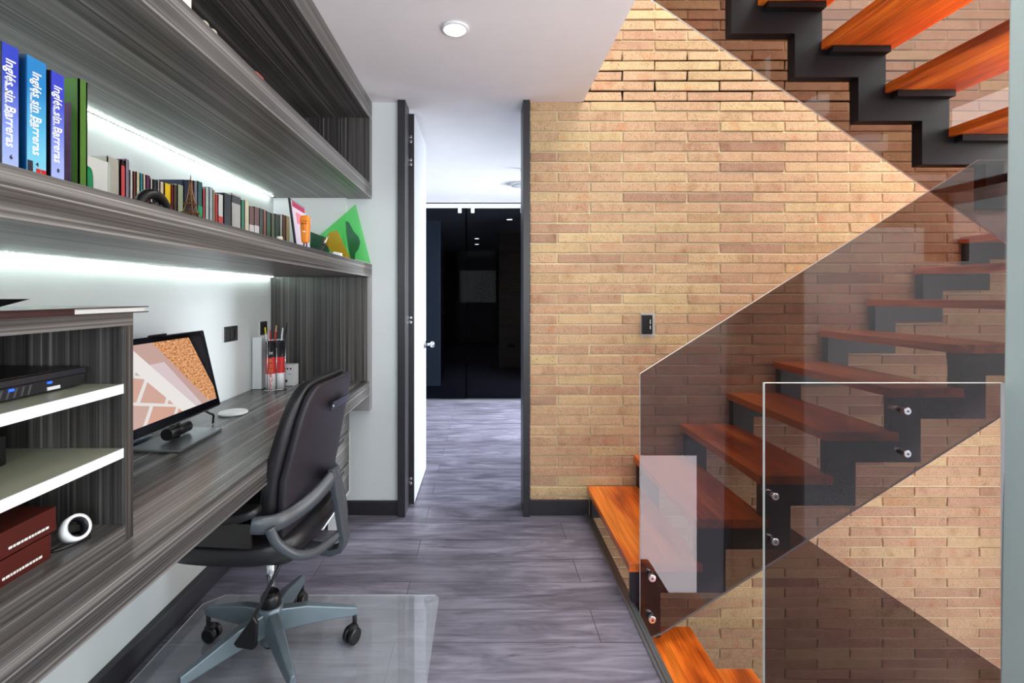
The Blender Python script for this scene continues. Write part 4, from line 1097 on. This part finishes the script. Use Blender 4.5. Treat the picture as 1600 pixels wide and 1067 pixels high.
for i in range(5):
    a=PI/2-TH+i*2*PI/5; dx,dy=math.cos(a),math.sin(a); px_,py_=-dy,dx
    vs=[];prof_=[(.030,.030,.105,.176),(.12,.026,.108,.168),(.22,.021,.103,.142),(RB-.012,.016,.098,.128),(RB+.008,.012,.099,.122)]
    for (r,w_,z0,z1) in prof_:
        for s_,z in ((-1,z0),(1,z0),(.55,z1),(-.55,z1)): vs.append((dx*r+px_*w_*s_,dy*r+py_*w_*s_,z))
    fs=[]
    for k in range(len(prof_)-1):
        for q in range(4): fs.append((k*4+q,k*4+(q+1)%4,(k+1)*4+(q+1)%4,(k+1)*4+q))
    fs+=[(0,1,2,3),(19,18,17,16)]
    leg=part(MB().add(vs,fs),'base_leg',M['basealu'],bevel=.004)
    ca=a+random.uniform(-.9,.9)+PI/2; cx_,cy_=dx*RB,dy*RB
    ax=Vector((math.cos(ca),math.sin(ca),0)); fwd=Vector((-ax.y,ax.x,0))
    c0=Vector((cx_,cy_,.028))+fwd*.014
    mb=MB()
    for s_ in (-1,1):
        q0_=c0+ax*(.006*s_); q1_=c0+ax*(.023*s_)
        mb.tube([q0_,q0_.lerp(q1_,.15),q0_.lerp(q1_,.85),q1_],[.0255,.0275,.0275,.022],24)
    part(mb,'caster_wheel',M['black'],leg)
    mb=MB().cyl((cx_,cy_,.058),(cx_,cy_,.100),.008,12)
    hood=[c0+Vector((0,0,0))+ (fwd*math.cos(t)+Vector((0,0,1))*math.sin(t))*.0305 for t in [PI*.05+PI*.8*k/8 for k in range(9)]]
    mb.tube(hood,.011,8,flat=.25,up=(0,0,1)) if False else mb.sell(c0+Vector((0,0,.014))-fwd*.006,(.02,.02,.021),.8,.8,16,10)
    part(mb,'caster_hood',M['blackmatte'],leg)
# lever cable + paddle hanging on the near side
part(MB().tube(spline([(.10,-.10,.415),(.085,-.13,.37),(.055,-.155,.30),(.03,-.165,.25)]),.006,10),'lever_cable',M['black'])
part(MB().prism([(.035,-.172,.262),(.048,-.172,.24),(.045,-.172,.165),(.035,-.172,.155),(-.02,-.172,.16),(-.03,-.172,.172)],(0,.014,0)),'lever_paddle',M['black'],bevel=.004)

# ------------------------------------------------------------------ lights
def area(name, loc, rot, sx_, sy_, power, col=(1,1,1), spread=None):
    l=bpy.data.lights.new(name,'AREA'); l.shape='RECTANGLE'; l.size=sx_; l.size_y=sy_; l.energy=power; l.color=col
    if spread: l.spread=spread
    o=bpy.data.objects.new(name,l); COL.objects.link(o); o.location=loc; o.rotation_euler=rot
    return o
area('skylight', (1.95,.8,5.18), (0,0,0), 2.1,3.3, 360, (1,.985,.96))
area('window_light', (.95,-1.95,1.55), (PI/2+.85,0,0), 3.7,1.4, 100, (.93,.96,1))
area('lower_window_light', (2.16,-1.95,-1.62), (PI/2,0,0), .86,1.9, 40, (1,.96,.92))
area('next_room_window_light', (2.4,4.95,1.5), (0,PI/2-.3,0), 1.5,1.5, 200, (.86,.93,1), 1.75)
area('east_fill_light', (3.32,1.38,.9), (0,PI/2,0), 3.4,1.1, 62, (1,.985,.97))  # added fill for the right-hand bricks; the east wall is solid
l=bpy.data.lights.new('downlight_lamp','SPOT'); l.energy=14; l.spot_size=2.3; l.spot_blend=.6; l.shadow_soft_size=.05; l.color=(1,.97,.93)
o=bpy.data.objects.new('downlight_lamp',l); COL.objects.link(o); o.location=(p[0],p[1],CH-.03)
w=bpy.data.worlds.new('world'); scene.world=w; w.use_nodes=True
bg=w.node_tree.nodes['Background']; bg.inputs[0].default_value=(.85,.92,1,1); bg.inputs[1].default_value=1.0

scene.view_settings.view_transform='Standard'; scene.view_settings.look='None'
scene.view_settings.exposure=0.24; scene.view_settings.gamma=1; scene.view_settings.use_curve_mapping=False
cy=scene.cycles
cy.use_denoising=True
try: cy.denoiser='OPENIMAGEDENOISE'
except Exception: pass
cy.max_bounces=10; cy.diffuse_bounces=5; cy.glossy_bounces=5; cy.transparent_max_bounces=24; cy.transmission_bounces=6
cy.sample_clamp_indirect=6; cy.caustics_reflective=False; cy.caustics_refractive=False
